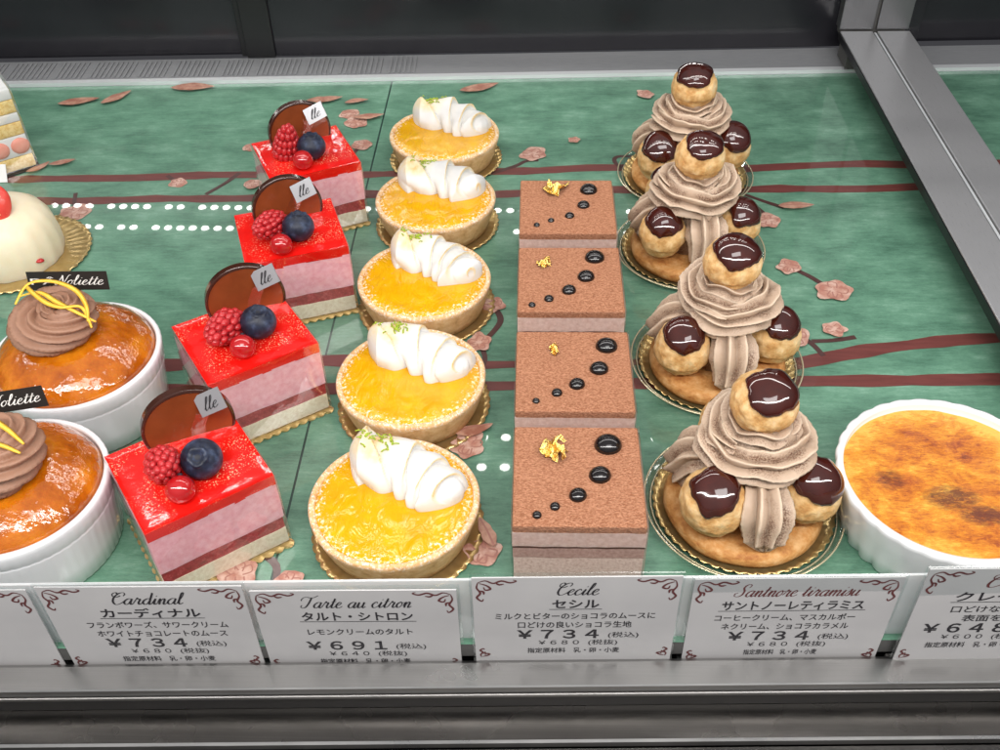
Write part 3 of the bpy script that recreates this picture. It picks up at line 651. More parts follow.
for i, (y_, x_, rz, nl, mr) in enumerate([(30.75, -6.52, 0, 4.0, .0), (39.45, -6.56, .0, 3.5, .08), (48.2, -6.58, 0, 4.4, -.05), (57.2, -6.6, 0, 3.3, .16), (66.0, -6.62, 0, 3.8, .06)]):
    scallop_board(BL[i], x_ + .05, y_ - .05, 4.12, 'gold boards under the lemon tarts'); tart(TL[i], x_, y_, i + 1, rz, nl, mr)

# ------------------------------------------------------------------ cocoa squares
CS = [dict(y=30.39, d=[(1.45, 1.81, .63), (.99, -.07, .50), (-.03, -1.26, .40), (-1.05, -1.91, .235), (-1.83, -2.4, .215)], g=(-1.05, 1.33, .72, 0)),
      dict(y=37.46, d=[(1.74, 1.81, .56), (1.28, .06, .47), (.14, -1.1, .40), (-.86, -1.72, .28), (-1.88, -2.3, .19)], g=(-.97, 1.48, .42, 1)),
      dict(y=45.17, d=[(1.46, 1.94, .56), (.9, .11, .48), (-.08, -1.14, .40), (-1.19, -1.91, .28), (-2.11, -2.45, .21)], g=(-1.39, 1.3, .45, 2)),
      dict(y=52.64, d=[(1.39, 1.77, .54), (1.01, .03, .38), (.13, -1.14, .30), (-1.0, -1.64, .21), (-1.86, -2.13, .20)], g=(-.72, 1.54, .80, 3))]
CL = ['nearest cocoa dusted square, with the largest gold leaf crumple and pale layered front', 'second cocoa dusted square from the front, a small upright gold leaf on it', 'third cocoa dusted square from the front, a tiny round gold leaf on it', 'farthest cocoa dusted square, with a triangular gold leaf']
def gold_leaf(bm, seed, size):
    rg = random.Random(seed * 11 + 3); N = 12; g = []
    for i in range(N):
        row = []
        for j in range(N):
            u, v = i / (N - 1) - .5, j / (N - 1) - .5
            q = Vector((u * 2, v * 2, 0))
            if seed == 3: q = Vector((u * 2 * (v + .62) * 1.1, v * 2.0, 0))
            q += Vector((noise.noise(q * 1.7 + Vector((seed, 0, 1))), noise.noise(q * 1.7 + Vector((seed, 5, 2))), 0)) * .55
            q.z = abs(noise.noise(q * 2.3 + Vector((0, seed, 3)))) * .9 + abs(noise.noise(q * 5 + Vector((0, seed, 7)))) * .35
            if seed == 1: q = Vector((q.x * .6, q.y * 1.25, q.z))
            row.append(bm.verts.new(q * size))
        g.append(row)
    for i in range(N - 1):
        for j in range(N - 1):
            u, v = i / (N - 2) - .5, j / (N - 2) - .5
            if seed != 3 and u * u + v * v > .22 + .16 * noise.noise(Vector((u * 5, v * 5, seed * 2.2))): continue
            bm.faces.new((g[i][j], g[i + 1][j], g[i + 1][j + 1], g[i][j + 1]))
    bmesh.ops.delete(bm, geom=[v for v in bm.verts if not v.link_faces], context='VERTS')
for i, c in enumerate(CS):
    t = thing('cocoa_cake', CL[i], 'cake', (2.02, c['y'], .03), 0, 'cocoa dusted chocolate squares')
    w, d = 2.9, 3.02
    def layer(nm, z0, z1, mat, ins=0, wob=0, bev=.04):
        bm = BM(); box(bm, -w + ins, w - ins, -d + ins, d - ins, z0, z1, 0)
        bmesh.ops.subdivide_edges(bm, edges=bm.edges[:], cuts=24, use_grid_fill=True)
        for v in bm.verts:
            s = noise.noise(Vector((v.co.x * 1.6, v.co.y * 1.6, z0 * 3 + i))) * wob
            if abs(v.co.z - z0) < 1e-4 and z0 > .2: v.co.z += s
            v.co.x *= 1 + .004 * noise.noise(v.co * 1.1 + Vector((i, 0, 0))); v.co.y *= 1 + .004 * noise.noise(v.co * 1.1 + Vector((0, i, 4)))
        return obj(nm, bm, mat, t, angle=40)
    layer('sponge_base', 0, 2.15, CSPONGE, .04); layer('praline_layer', 2.13, 2.84, MAUVE, .02, .06); layer('ganache_layer', 2.80, 2.96, GANACHE, .012, .07); layer('mousse', 2.92, 3.86, MMOUSSE, .0, .06)
    bm = BM(); box(bm, -w, w, -d, d, 3.80, 4.30, .09, 3); bmesh.ops.subdivide_edges(bm, edges=[e for e in bm.edges if e.calc_length() > .5], cuts=40, use_grid_fill=True)
    for v in bm.verts:
        if v.co.z > 4.2: v.co.z += .022 * fbm(v.co * 5.0 + Vector((i * 7, 0, 0)), 2) + .012 * noise.noise(v.co * 1.3)
        elif v.co.z < 3.9: v.co.z += .06 * noise.noise(Vector((v.co.x * 1.3, v.co.y * 1.3, i)))
    obj('cocoa_top', bm, COCOA, t)
    bm = BM()
    for (a, b_, e, f2) in ((-w - .05, w + .05, -d - .05, -d - .05), (-w - .05, w + .05, d + .05, d + .05), (-w - .05, -w - .05, -d - .05, d + .05), (w + .05, w + .05, -d - .05, d + .05)):
        q = [bm.verts.new(p) for p in ((a, e, 0), (b_, f2, 0), (b_, f2, 4.36), (a, e, 4.36))]; bm.faces.new(q)
    bmesh.ops.remove_doubles(bm, verts=bm.verts[:], dist=.001); obj('film_wrap', bm, FILM, t, smooth=False)
    for (px, py, r) in c['d']:
        bm = BM(); lathe(bm, [(r * cos(a) * (1 if a < .5 else 1), r * .80 * sin(a) - .02) for a in [k * pi / 2 / 10 for k in range(10)]] + [(0, r * .80 - .02)], 32, lambda t_, rr, z: (rr * (1 + .03 * sin(2 * t_ + px)), z)); obj('chocolate_drop', bm, DROP, t, loc=(px, py, 4.31))
    bm = BM(); gold_leaf(bm, c['g'][3], c['g'][2]); obj('gold_leaf', bm, GLEAF, t, loc=(c['g'][0], c['g'][1], 4.33), rot=(0, 0, .2), smooth=False)

# ------------------------------------------------------------------ red mousse squares
def raspberry_bm(seed):
    rg = random.Random(seed); bm = BM()
    rows = [(-.75, .62, 11), (-.42, .80, 13), (-.05, .82, 13), (.32, .72, 12), (.66, .54, 9), (.93, .30, 5), (1.05, 0, 1)]
    lathe(bm, [(0, -.75), (.52, -.8), (.7, -.4), (.72, 0), (.6, .4), (.35, .8), (0, .98)], 20)
    for k, (z, r, n) in enumerate(rows):
        for j in range(n):
            a = 2 * pi * (j + .5 * (k % 2)) / n + rg.uniform(-.06, .06); s = .225 * rg.uniform(.9, 1.12)
            ball(bm, (r * cos(a), r * sin(a), z + rg.uniform(-.03, .03)), s, 2)
    return bm
RB = [raspberry_bm(k) for k in range(2)]
def mousse_square(label, x_, y_, ang, seed, bl, rs, cu, dc):
    t = thing('mousse_square', label, 'cake', (x_, y_, .16), radians(ang), 'red glazed mousse squares')
    w = 2.76; kx = 1.075; zt = 4.5
    def layer(nm, z0, z1, mat, ins):
        bm = BM(); box(bm, -w + ins, w - ins, -w + ins, w - ins, z0, z1, 0); bmesh.ops.subdivide_edges(bm, edges=bm.edges[:], cuts=18, use_grid_fill=True)
        for v in bm.verts:
            s = noise.noise(Vector((v.co.x * 1.1, v.co.y * 1.1, z0 * 3 + seed * 2)))
            if 0.2 < v.co.z < 3.6: v.co.z += .055 * s
            q = 1 + .008 * noise.noise(v.co * .9 + Vector((seed, 3, 0))); v.co.x *= q * kx; v.co.y *= q
        return obj(nm, bm, mat, t, angle=40)
    layer('sponge_base', 0, 1.0, PSPONGE, .03); layer('compote_layer', .98, 1.78, COMPOTE, .05); layer('mousse', 1.76, 4.02, PMOUSSE, .0)
    bm = BM(); box(bm, -w, w, -w, w, 3.96, zt, 0); bmesh.ops.subdivide_edges(bm, edges=bm.edges[:], cuts=40, use_grid_fill=True)
    for v in bm.verts:
        if v.co.z > zt - .01:
            e = w - max(abs(v.co.x), abs(v.co.y)); v.co.z += .11 * exp(-(e / .13) ** 2) - .05 * exp(-(e / .5) ** 2) + .035 * fbm(v.co * .8 + Vector((seed * 5, 0, 0)))
        elif v.co.z < 3.97: v.co.z += .10 * noise.noise(Vector((v.co.x * .8, v.co.y * .8, seed)))
    for v in bm.verts: v.co.x *= kx
    obj('glaze', bm, GLAZE, t, angle=50)
    bm = BM()
    for (a, b_) in (((-1, -1), (1, -1)), ((1, -1), (1, 1)), ((1, 1), (-1, 1)), ((-1, 1), (-1, -1))):
        W = w + .05; q = [bm.verts.new((p[0] * W * kx * (1.012 if z < 1 else 1), p[1] * W * (1.012 if z < 1 else 1), z)) for p, z in ((a, 0), (b_, 0), (b_, zt + .12), (a, zt + .12))]; bm.faces.new(q)
    bmesh.ops.remove_doubles(bm, verts=bm.verts[:], dist=.001); obj('film_wrap', bm, FILM, t, smooth=False)
    # garnish, all sunk a little into the glaze
    bm = RB[seed % 2].copy(); bmesh.ops.scale(bm, verts=bm.verts[:], vec=(.82 + .06 * (seed % 2), .86, 1.28)); obj('raspberry', bm, RASP, t, loc=(rs[0], rs[1], zt + .78), rot=rs[2])
    R0 = .93
    def dent(d): 
        c = d.z; return -.20 * exp(-((1 - c) / .045) ** 2) + .07 * exp(-((c - .90) / .035) ** 2) * (1 + .6 * sin(5 * math.atan2(d.y, d.x))) + .01 * noise.noise(d * 3)
    bm = BM(); ball(bm, (0, 0, 0), R0, 5, 1, 1, .93, dent); b_o = obj('blueberry', bm, BLUEB, t, loc=(bl[0], bl[1], zt + .80), rot=bl[2])
    bm = BM(); lathe(bm, [(0, .70), (.16, .70), (.27, .78)], 20); obj('crown', bm, BCROWN, b_o)
    bm = BM(); ball(bm, (0, 0, 0), .66, 4, 1, 1, .96); c_o = obj('red_currant', bm, CURRANT, t, loc=(cu[0], cu[1], zt + .52), rot=(-.7, .5, 0))
    bm = BM(); lathe(bm, [(.13, .60), (.10, .70), (0, .72)], 10); obj('tip', bm, BCROWN, c_o)
    # chocolate disc stuck upright in the cake, front side coloured with the red glaze's reflection
    n = 72; rd = 2.12; th = .24
    bm = BM(); lathe(bm, [(0, -th), (rd - .05, -th), (rd, -th + .05), (rd, th - .05), (rd - .06, th), (rd - .16, th), (rd - .17, th)], n); d_o = obj('chocolate_disc', bm, CHOC, t, loc=(dc[0] + .05, dc[1] + .42, zt + .62), rot=(radians(88), 0, radians(dc[2])), angle=40)
    bm = BM(); lathe(bm, [(rd - .16, th + .002), (rd - .3, th - .03), (0, th - .06)], n); obj('reflection_face', bm, CREFL, d_o)
    # silver slip on a clear stem
    tx, ty, tz = dc[0] + 1.1, dc[1] - .42, zt + 2.1
    bm = BM(); box(bm, -.72, .72, -.025, .025, -.52, .52, .0); s_o = obj('name_slip', bm, SILVER, t, loc=(tx, ty, tz), rot=(radians(-30), radians(-28), radians(-ang)), smooth=False)
    bm = BM(); script(bm, 'lle', .30, -.05, -.3, fit=.75, wmin=.07, wmax=.24); l_o = obj('lettering', bm, INK, s_o, loc=(0, -.04, 0), smooth=False); up(l_o)
    bm = BM(); sweep(bm, [Vector((tx - .45, ty + .05, tz - .55)), Vector((tx - .8, ty + .0, tz - 1.1)), Vector((tx - 1.05, ty - .05, zt + .05))], lambda u: [(.36, .01), (-.36, .01), (-.36, -.01), (.36, -.01)], up=Vector((0, 1, .3))); obj('slip_stem', bm, FILM, t, smooth=False)
    return t
def square_board(label, x_, y_, ang, r=3.08):
    bm = BM(); n = 12; pts = []
    for sgn in range(4):
        a = sgn * pi / 2
        for k in range(n * 6):
            u = -1 + 2 * k / (n * 6); off = .12 * (abs(sin(pi * n * (u + 1) / 2)) - .6)
            X, Y = r + off, u * r; pts.append((X * cos(a) - Y * sin(a), X * sin(a) + Y * cos(a)))
    a = [bm.verts.new((p[0], p[1], .10 + .05 * sin(i * 1.05))) for i, p in enumerate(pts)]; b_ = [bm.verts.new((p[0] * .99, p[1] * .99, .01)) for p in pts]; c = bm.verts.new((0, 0, .13)); e = bm.verts.new((0, 0, .0)); N = len(pts)
    ii = [bm.verts.new((p[0] * .9, p[1] * .9, .12)) for p in pts]
    for i in range(N):
        j = (i + 1) % N; bm.faces.new((a[i], a[j], b_[j], b_[i])); bm.faces.new((ii[i], ii[j], a[j], a[i])); bm.faces.new((ii[j], ii[i], c)); bm.faces.new((b_[i], b_[j], e))
    return tag(obj('cake_board', bm, GOLD, loc=(x_, y_, 0), rot=(0, 0, radians(ang)), angle=40), label, 'cake board', 'gold boards under the red mousse squares')
ML = ['nearest red glazed mousse square, behind the Cardinal card', 'second red glazed mousse square from the front, beside the farther orange dessert', 'third red glazed mousse square from the front', 'farthest red glazed mousse square, close to the back rail']
MB = ['gold board under the nearest red mousse square', 'gold board under the second red mousse square', 'gold board under the third red mousse square', 'gold board under the farthest red mousse square']
MS = [(-15.7, 30.7, 33, (.55, -.70, (.55, -.35, 0)), (-1.0, -.05, (.95, .2, -.3)), (-.85, -1.62), (.85, 1.55, -11)),
      (-15.2, 40.0, 31.5, (.80, -.35, (.15, .1, 0)), (-.85, .2, (1.3, .3, -.9)), (-.55, -1.45), (1.0, 1.75, -12)),
      (-14.6, 49.7, 17, (.47, -.9, (-.1, .2, 0)), (-1.1, -.2, (1.2, .4, -.8)), (-.73, -2.0), (.15, 1.25, 4)),
      (-15.3, 58.9, 23, (.35, -.7, (-.1, .1, 0)), (-1.1, .2, (.2, .1, .4)), (-.55, -1.7), (.2, 1.55, 0))]
for i, q in enumerate(MS):
    X_, Y_, A_ = q[0] + .10, q[1] - .36, q[2] + 2.5; square_board(MB[i], X_, Y_, A_); mousse_square(ML[i], X_, Y_, A_, i, q[3], q[4], q[5], q[6])

# ------------------------------------------------------------------ cream puff towers
def star_rope(bm, path, rfun, n, depth, twist, m=None, flat_=1.0):
    m = m or n * 6
    lay = bm.verts.layers.float.get('crest') or bm.verts.layers.float.new('crest'); cs = []; n0 = len(bm.verts)
    def sec(u):
        r = rfun(u); out = []
        for k in range(m):
            a = 2 * pi * k / m; c = abs(((a + twist * u) * n / (2 * pi)) % 1 - .5) * 2        # 0 valley .. 1 ridge
            cs.append(c); rr_ = r * (1 - depth + depth * c ** .9); out.append((rr_ * cos(a), rr_ * sin(a) * flat_))
        return out
    sweep(bm, path, sec); bm.verts.ensure_lookup_table()
    for i_, c in enumerate(cs): bm.verts[n0 + i_][lay] = c
    return bm
def spiral(turns, r0, r1, z0, z1, n, a0=0):
    return [Vector(((r0 + (r1 - r0) * u) * cos(a0 + 2 * pi * turns * u), (r0 + (r1 - r0) * u) * sin(a0 + 2 * pi * turns * u), z0 + (z1 - z0) * u)) for u in [k / n for k in range(n + 1)]]
def puff(t, nm, c, r, seed, axis, capang, zs=.97):
    c = Vector(c); bm = BM()
    def dp(d): return .10 * fbm(d * 1.5 + Vector((seed * 3.3, 1, 0)), 3) + .03 * noise.noise(d * 5 + Vector((seed, 0, 0))) - (.05 if d.z < -.3 else 0)
    ball(bm, (0, 0, 0), r, 5, 1, 1, zs, dp); po = obj(nm, bm, CHOUX, t, loc=c)
    ax = Vector(axis).normalized(); q = Vector((0, 0, 1)).rotation_difference(ax); bm = BM(); NA, NR = 72, 22; rings = []
    for j in range(NR + 1):
        ring = []
        for i in range(NA):
            a = 2 * pi * i / NA; lim = capang * (1 + .22 * noise.noise(Vector((cos(a) * 1.3, sin(a) * 1.3, seed * 2.7))) + .10 * noise.noise(Vector((cos(a) * 3, sin(a) * 3, seed))))
            u = j / NR; th = lim * u; d = q @ Vector((sin(th) * cos(a), sin(th) * sin(a), cos(th)))
            rr_ = r * (1 + .10 * fbm(d * 1.5 + Vector((seed * 3.3, 1, 0)), 1)) + .035 * r + .11 * r * (1 - u ** 5) ** .5 * 1.0 - .09 * r * (1 if u > .97 else 0)
            ring.append(bm.verts.new(Vector((d.x * rr_, d.y * rr_, d.z * rr_ * zs))))
        rings.append(ring)
    for a, b_ in zip(rings, rings[1:]):
        for i in range(NA):
            k = (i + 1) % NA; bm.faces.new((a[i], a[k], b_[k], b_[i]))
    bmesh.ops.remove_doubles(bm, verts=bm.verts[:], dist=.002); obj('caramel', bm, CARAMEL, po)
    return po
def tower(label, x_, y_, rz, seed):
    rg = random.Random(seed); t = thing('cream_puff_tower', label, 'pastry', (x_, y_, .12), rz, 'cream puff towers on gold boards')
    def fr(a, r, z): return r * (1 + .02 * noise.noise(Vector((cos(a) * 2, sin(a) * 2, z + seed)))), z + (.08 * noise.noise(Vector((cos(a) * 2.4, sin(a) * 2.4, r + seed))) if z > .2 else 0)
    bm = BM(); lathe(bm, [(0, 0), (3.5, 0), (3.72, .12), (3.82, .42), (3.7, .74), (3.4, .86), (3.0, .80), (2.6, .86), (0, .9)], 96, fr); obj('pastry_base', bm, PBASE, t, loc=(-.05, -.15, 0))
    A3 = (-140, -21, 98)
    for k, a in enumerate(A3):
        a = radians(a + rg.uniform(-9, 9)); p = (2.86 * cos(a) - .08, 2.86 * sin(a) + .08, 2.55)
        puff(t, 'choux_puff', p, 1.50 * rg.uniform(.95, 1.04), seed * 5 + k, (.14 * cos(a), .14 * sin(a) - .30, .9), rg.uniform(.74, .92), 1.14)
    for k, a in enumerate((-84, 38, 160)):
        a = radians(a + rg.uniform(-4, 4)); c_, s_ = cos(a), sin(a)
        path = catmull([(c_ * r - .05, s_ * r - .12, z) for r, z in ((1.0, 3.3), (1.9, 3.15), (2.5, 2.75), (2.85, 2.0), (3.2, 1.25), (3.5, .95))], 8)
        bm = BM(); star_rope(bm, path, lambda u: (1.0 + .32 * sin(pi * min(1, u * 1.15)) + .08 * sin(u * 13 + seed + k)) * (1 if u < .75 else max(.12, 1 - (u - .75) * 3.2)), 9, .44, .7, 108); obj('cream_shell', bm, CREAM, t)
    bm = BM(); lathe(bm, [(0, .8), (1.8, .8), (1.7, 2.5), (1.5, 4.2), (0, 4.4)], 24); obj('cream_core', bm, CREAM, t, loc=(-.05, -.1, 0))
    a0 = radians(165 + rg.uniform(-60, 60)); ox, oy = rg.uniform(-.15, .2), rg.uniform(-.15, .15)
    bm = BM()
    for (turn, r0, r1, z0, z1, ra, rb, aa) in ((1.2, 1.95, 1.6, 4.45, 4.95, 1.14, .95, a0), (1.25, 1.2, .75, 5.2, 5.75, .98, .75, a0 + 2.4 + rg.uniform(-.5, .5))):
        path = spiral(turn, r0, r1, z0, z1, 84, aa); path = [p + Vector((.02 + ox, .12 + oy, .13 * sin(i * .21 + seed) + .07 * sin(i * .53 + 2 * seed))) for i, p in enumerate(path)]
        star_rope(bm, path, lambda u: (ra + (rb - ra) * u + .10 * sin(u * 17 + seed)) * min(1, .45 + u * 7) * min(1, .5 + (1 - u) * 7), 9, .55, 2.2, 126, .90)
    for v in bm.verts: v.co += Vector((noise.noise(v.co * 1.3 + Vector((seed, 0, 0))), noise.noise(v.co * 1.3 + Vector((0, seed, 0))), .9 * noise.noise(v.co * 1.3 + Vector((0, 0, seed))))) * .10
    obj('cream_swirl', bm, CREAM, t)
    puff(t, 'choux_puff', (.0 + ox, .0 + oy, 6.85), 1.52, seed * 5 + 4, (.02 + rg.uniform(-.1, .1), -.34, .9), .84)
    return t
TW = ['nearest cream puff tower, behind the Santnore tiramisu card', 'second cream puff tower from the front, left of the pink blossoms', 'third cream puff tower from the front, beside the third cocoa square', 'farthest cream puff tower, its top puff reaching above the back rail']
TB = ['gold board under the nearest cream puff tower', 'gold board under the second cream puff tower', 'gold board under the third cream puff tower', 'gold board under the farthest cream puff tower']
TT = ['clear tray under the nearest cream puff tower', 'clear tray under the second cream puff tower', 'clear tray under the third cream puff tower', 'clear tray under the farthest cream puff tower']
for i, (x_, y_, rz) in enumerate([(10.25, 32.3, 0), (10.35, 42.9, .06), (10.1, 54.0, .16), (10.8, 63.2, .02)]):
    clear_tray(TT[i], x_, y_, 4.7); o = scallop_board(TB[i], x_, y_, 4.32, 'gold boards under the cream puff towers', 48, .30, .13); o.location.z = .02 * S; tower(TW[i], x_, y_, rz, i + 2)

# ------------------------------------------------------------------ ramekins
def ramekin(bm, R, r0, h, flutes, amp, wall=.34, groove=False):
    def fr(t, r, z):
        k = 1 if (r > R - wall * .6 and .12 < z < h - .5) or (z <= .5 and r > r0 * .9) else 0
        if z > h - .5 and r > R - .12: k = .45
        return r + amp * k * abs(sin(flutes * t / 2)) - amp * k * .5, z
    g = [(r0 + (R - r0) * .80, h * .72), (r0 + (R - r0) * .81, h * .735), (r0 + (R - r0) * .83 - .03, h * .75), (r0 + (R - r0) * .85, h * .765)] if groove else []
    pr = [(0, .12), (r0 * .85, .12), (r0 * .88, 0), (r0 - .12, 0), (r0, .12), (r0 + (R - r0) * .3, h * .3), (r0 + (R - r0) * .6, h * .6)] + g + [(R - .02, h - .35), (R, h - .16), (R - .05, h - .04), (R - wall * .5, h), (R - wall * .9, h - .05), (R - wall, h - .18), (R - wall, h - 1.0), (0, h - 1.0)]
    return lathe(bm, pr, 220, fr)
def rosette_dessert(label, x_, y_, R, seed, tagang, tagpos, zestpaths, letters, rot0):
    t = thing('orange_dessert', label, 'dessert', (x_, y_, 0), 0, 'orange glazed desserts in white ramekins')
    obj('ramekin', ramekin(BM(), R, 3.95, 4.0, 60, .035, .3, True), PORC, t)
    def fr(a, r, z): 
        q = Vector((r * cos(a), r * sin(a), 0)); return r * (1 + .012 * noise.noise(Vector((cos(a) * 3, sin(a) * 3, seed)))), z + .16 * fbm(q * .5 + Vector((seed * 4, 0, 0)))
    Rd = R - .34
    bm = BM(); lathe(bm, [(Rd, 3.4), (Rd + .0, 3.85), (Rd - .12, 4.15), (Rd - .35, 4.45), (Rd - .75, 4.78), (Rd - 1.2, 5.05), (Rd - 1.7, 5.27), (Rd - 2.2, 5.4), (1.2, 5.48), (.6, 5.5), (0, 5.5)], 128, fr); obj('glazed_dome', bm, OGLAZE, t)
    path = spiral(1.55, 1.75, .12, 5.75, 6.9, 90, rot0)
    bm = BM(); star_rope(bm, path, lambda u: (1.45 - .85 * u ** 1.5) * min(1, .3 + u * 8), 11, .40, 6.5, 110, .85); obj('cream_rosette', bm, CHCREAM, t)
    for pts in zestpaths:
        bm = BM(); sweep(bm, catmull(pts, 8), lambda u: [(.15 * (.35 + .65 * sin(pi * min(1, u * .9 + .08))), .0), (0, .045), (-.15 * (.35 + .65 * sin(pi * min(1, u * .9 + .08))), .0), (0, -.045)]); obj('lemon_peel', bm, PEEL, t)
    bm = BM(); box(bm, -2.1, 2.1, -.02, .02, -.5, .52, 0); g = obj('name_tag', bm, BCARD, t, loc=tagpos, rot=tagang, smooth=False)
    bm = BM(); textmesh(bm, letters[0], 1.5, .42, -1.2, 0, .0); script(bm, 'Noliette', .27, .55, -.2, fit=2.5, wmin=.07, wmax=.22); l_ = obj('lettering', bm, WINK, g, loc=(0, -.035, 0), smooth=False); up(l_)
    return t
rosette_dessert('nearer orange glazed dessert in a white ramekin, cut by the left edge', -23.8, 29.8, 4.35, 1, (radians(-18), radians(-9), .05), (-.3, 2.3, 6.95),
    [[(-1.2, .5, 7.7), (.1, .4, 7.85), (1.0, .05, 7.6), (1.9, -.5, 7.15)], [(-1.2, -.7, 7.6), (.2, -.85, 7.7), (1.1, -.8, 7.4), (1.85, -.9, 7.0)]], ('PÂ',), 2.4)
rosette_dessert('farther orange glazed dessert in a white ramekin, with curled lemon peel on chocolate cream', -24.1, 39.0, 4.45, 2, (radians(-15), radians(0), .02), (-.1, 2.1, 7.1),
    [[(-2.1, .1, 7.1), (-1.6, 1.0, 7.7), (-.4, 1.15, 7.8), (.9, .7, 7.6), (1.7, -.2, 7.3), (1.95, -1.0, 6.9)], [(-2.0, .5, 7.3), (-.8, .4, 7.65), (.3, -.2, 7.5), (1.3, -.6, 7.2), (2.3, -.9, 6.8)], [(-1.8, 1.2, 7.5), (-1.2, .4, 7.75), (-.2, -.35, 7.6), (.6, -.55, 7.45), (1.5, -.3, 7.25), (2.2, -1.3, 6.75)]], ('PÂ',), 1.0)
t = thing('burnt_custard', 'burnt sugar custard in a fluted white ramekin at the right', 'dessert', (19.1, 31.35, 0), 0)
obj('ramekin', ramekin(BM(), 5.08, 4.35, 3.5, 30, .16, .36), PORC, t)
bm = BM(); lathe(bm, [(4.75, 3.0), (4.6, 2.98)] + [(4.5 - .25 * i, 3.0) for i in range(18)] + [(0, 3.0)], 110, lambda a, r, z: (r, z + .07 * fbm(Vector((r * cos(a) * .8, r * sin(a) * .8, 5))))); obj('caramelised_top', bm, CUSTARD, t)

# ------------------------------------------------------------------ things cut by the left edge
o = scallop_board('gold board under the pale cream dome at the left edge', -34.0, 53.6, 4.5, 'gold boards under the cream dome')
del o['group']
t = thing('cream_dome', 'pale cream dome cake with a strawberry slice, cut by the left edge', 'cake', (-34.4, 53.4, .08), 0)
bm = BM(); lathe(bm, [(3.2, 0), (3.3, .4), (3.28, 1.4), (3.1, 2.4), (2.7, 3.15), (2.0, 3.65), (1.1, 3.9), (0, 3.98)], 96, lambda a, r, z: (r * (1 + .01 * sin(18 * a) * (1 if z < 3 else .3)), z + .05 * noise.noise(Vector((cos(a), sin(a), z)))))
obj('cream_coat', bm, WCREAM, t)
bm = BM(); ball(bm, (0, 0, 0), 1.0, 4, .95, .45, 1.25, lambda d: .02 * noise.noise(d * 4)); s_o = obj('strawberry_half', bm, STRAW, t, loc=(.70, -.9, 4.45), rot=(radians(-25), .25, .3))
for (x_, y_) in ((2.75, -1.9),):
    bm = BM(); ball(bm, (0, 0, 0), .22, 2, 1.2, 1, .6, lambda d: .3 * noise.noise(d * 3)); obj('berry_crumb', bm, RASP, t, loc=(x_, y_, .9))
t = thing('shortcake_slice', 'film wrapped strawberry shortcake slice at the left edge, near the back', 'cake', (-37.75 + .5 - 2.9 * .81 - 1.8 * .59, 65.0 - 2.9 * .59 + 1.8 * .81, .12), radians(36))
zz = [('sponge_layer', 0, 1.0, YSPONGE), ('fruit_layer', 1.0, 2.6, None), ('sponge_layer', 2.6, 3.6, YSPONGE), ('cream_layer', 3.6, 4.3, PWHITE), ('sponge_layer', 4.3, 5.3, YSPONGE), ('cream_top', 5.3, 6.1, PWHITE)]
for nm, z0, z1, mt in zz:
    bm = BM(); box(bm, -2.9, 2.9, -1.8, 1.8, z0 + .01, z1 - .01, .08, 2); obj(nm, bm, mt or PWHITE, t)
for k in range(4):
    bm = BM(); ball(bm, (0, 0, 0), .68, 3, 1.0, .4, .95); obj('strawberry', bm, STRAWC, t, loc=(2.3 - 1.45 * k, -1.75, 1.8), rot=(0, .3 * k, 0))
bm = BM()
for a, b_ in (((-1, -1), (1, -1)), ((1, -1), (1, 1))):
    q = [bm.verts.new((p[0] * 3.0, p[1] * 2.02, z)) for p, z in ((a, 0), (b_, 0), (b_, 6.4), (a, 6.4))]; bm.faces.new(q)
bmesh.ops.remove_doubles(bm, verts=bm.verts[:], dist=.001); obj('film_wrap', bm, FILM, t, smooth=False)
bm = BM(); box(bm, -3.3, 3.1, -2.2, 2.2, -.11, -.02, .02); obj('cake_card', bm, BCARD, t, smooth=False)
bm = BM(); box(bm, -2.6, 1.0, -.03, .03, 0, 1.3, 0); o = obj('paper_slip', bm, PWHITE, loc=(-39.6, 62.6, .02), rot=(radians(-35), 0, .1), smooth=False); tag(o, 'small white paper slip leaning before the shortcake slice', 'paper slip')

# ------------------------------------------------------------------ lamps of the case, and an added overhead fill
def led_row(label, y, z, x0, x1, groups, step, r, rz=0.0):
    t = thing('led_strip', label, 'lamp', ((x0 + x1) / 2, y, z), rz, 'LED strips inside the case'); w = (x1 - x0) / 2
    obj('housing', box(BM(), -w, w, -.55, .55, .12, .5, .05), ALU, t, smooth=False)
    bm = BM(); x_ = -w + .6; k = 0; g = 0
    while x_ < w - .5:
        c = groups[g % len(groups)]
        for j in range(c):
            if x_ > w - .5: break
            lathe(bm, [(r, .1), (r * .8, .02), (0, 0)], 12)
            for v in bm.verts[-25:]: v.co.x += x_
            bm.verts.ensure_lookup_table(); x_ += step
        x_ += step * .8; g += 1
    o = obj('diodes', bm, LED, t); o['kind'] = 'stuff'
led_row('row of white LEDs above the back edge, rear strip', 77.0, 11.3, -46, 15, (5, 4, 2, 7), 1.12, .35, -.02)
led_row('row of white LEDs above the back edge, front strip', 73.6, 11.3, -46, 15, (2, 4, 2, 7), 1.12, .35, -.02)
led_row('short row of white LEDs over the middle of the case, rear strip', 58.6, 22.0, -12, 24, (3, 2, 4), 1.9, .42)
led_row('short row of white LEDs over the middle of the case, front strip', 55.2, 22.0, -12, 24, (2, 4, 3), 1.9, .42)
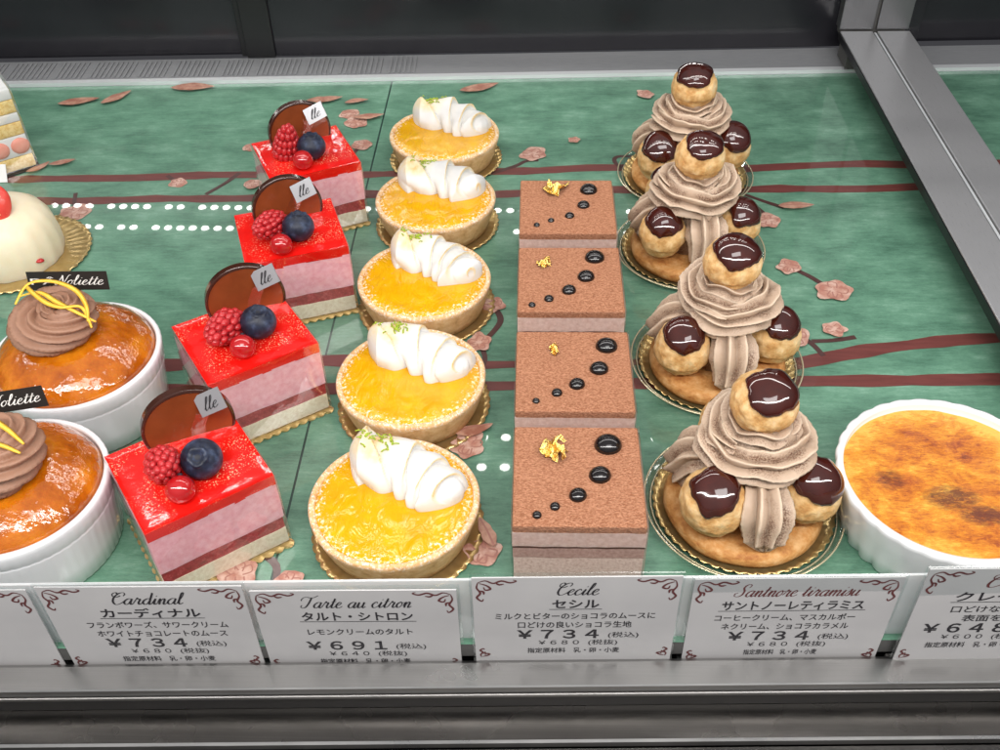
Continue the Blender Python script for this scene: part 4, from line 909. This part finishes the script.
def area(name, loc, tgt, sx, sy, power, col=(1, .97, .93), spread=180):
    L = bpy.data.lights.new(name, 'AREA'); L.shape = 'RECTANGLE'; L.size = sx * S; L.size_y = sy * S; L.energy = power; L.color = col; L.spread = radians(spread)
    o = lk(bpy.data.objects.new(name, L)); o.location = Vector(loc) * S
    d = (Vector(tgt) - Vector(loc)); o.rotation_euler = d.to_track_quat('-Z', 'Y').to_euler(); return o
area('front_tube', (0, 11, 35), (0, 40, 2), 130, 2.2, 3.3)
area('middle_tube', (0, 52, 40), (0, 46, 0), 130, 2.2, 1.25)
area('ceiling_fill', (20, -60, 190), (0, 40, 0), 120, 60, 13, (1, .98, .96))  # added softbox fill from overhead, not a lamp of the case
w = bpy.data.worlds.new('World'); sc.world = w; w.use_nodes = True
bg = w.node_tree.nodes['Background']; nt = w.node_tree; tc = nt.nodes.new('ShaderNodeTexCoord'); sx_ = nt.nodes.new('ShaderNodeSeparateXYZ'); rp = nt.nodes.new('ShaderNodeValToRGB'); ad = nt.nodes.new('ShaderNodeMath')
ad.operation = 'MULTIPLY_ADD'; ad.inputs[1].default_value = -.45        # the shop is brighter overhead and on the customer's side
nt.links.new(tc.outputs['Generated'], sx_.inputs[0]); nt.links.new(sx_.outputs['Y'], ad.inputs[0]); nt.links.new(sx_.outputs['Z'], ad.inputs[2]); nt.links.new(ad.outputs[0], rp.inputs['Fac'])
rp.color_ramp.elements[0].position = .0; rp.color_ramp.elements[0].color = (.10, .10, .11, 1); rp.color_ramp.elements[1].position = .95; rp.color_ramp.elements[1].color = (.95, .97, 1, 1)
nt.links.new(rp.outputs['Color'], bg.inputs[0]); bg.inputs[1].default_value = .46
sc.view_settings.view_transform = 'Standard'; sc.view_settings.look = 'None'; sc.view_settings.exposure = .14; sc.view_settings.gamma = 1
sc.cycles.max_bounces = 10; sc.cycles.transparent_max_bounces = 16; sc.cycles.caustics_reflective = False; sc.cycles.caustics_refractive = False
sc.cycles.use_denoising = True
sc.cycles.sample_clamp_indirect = 6
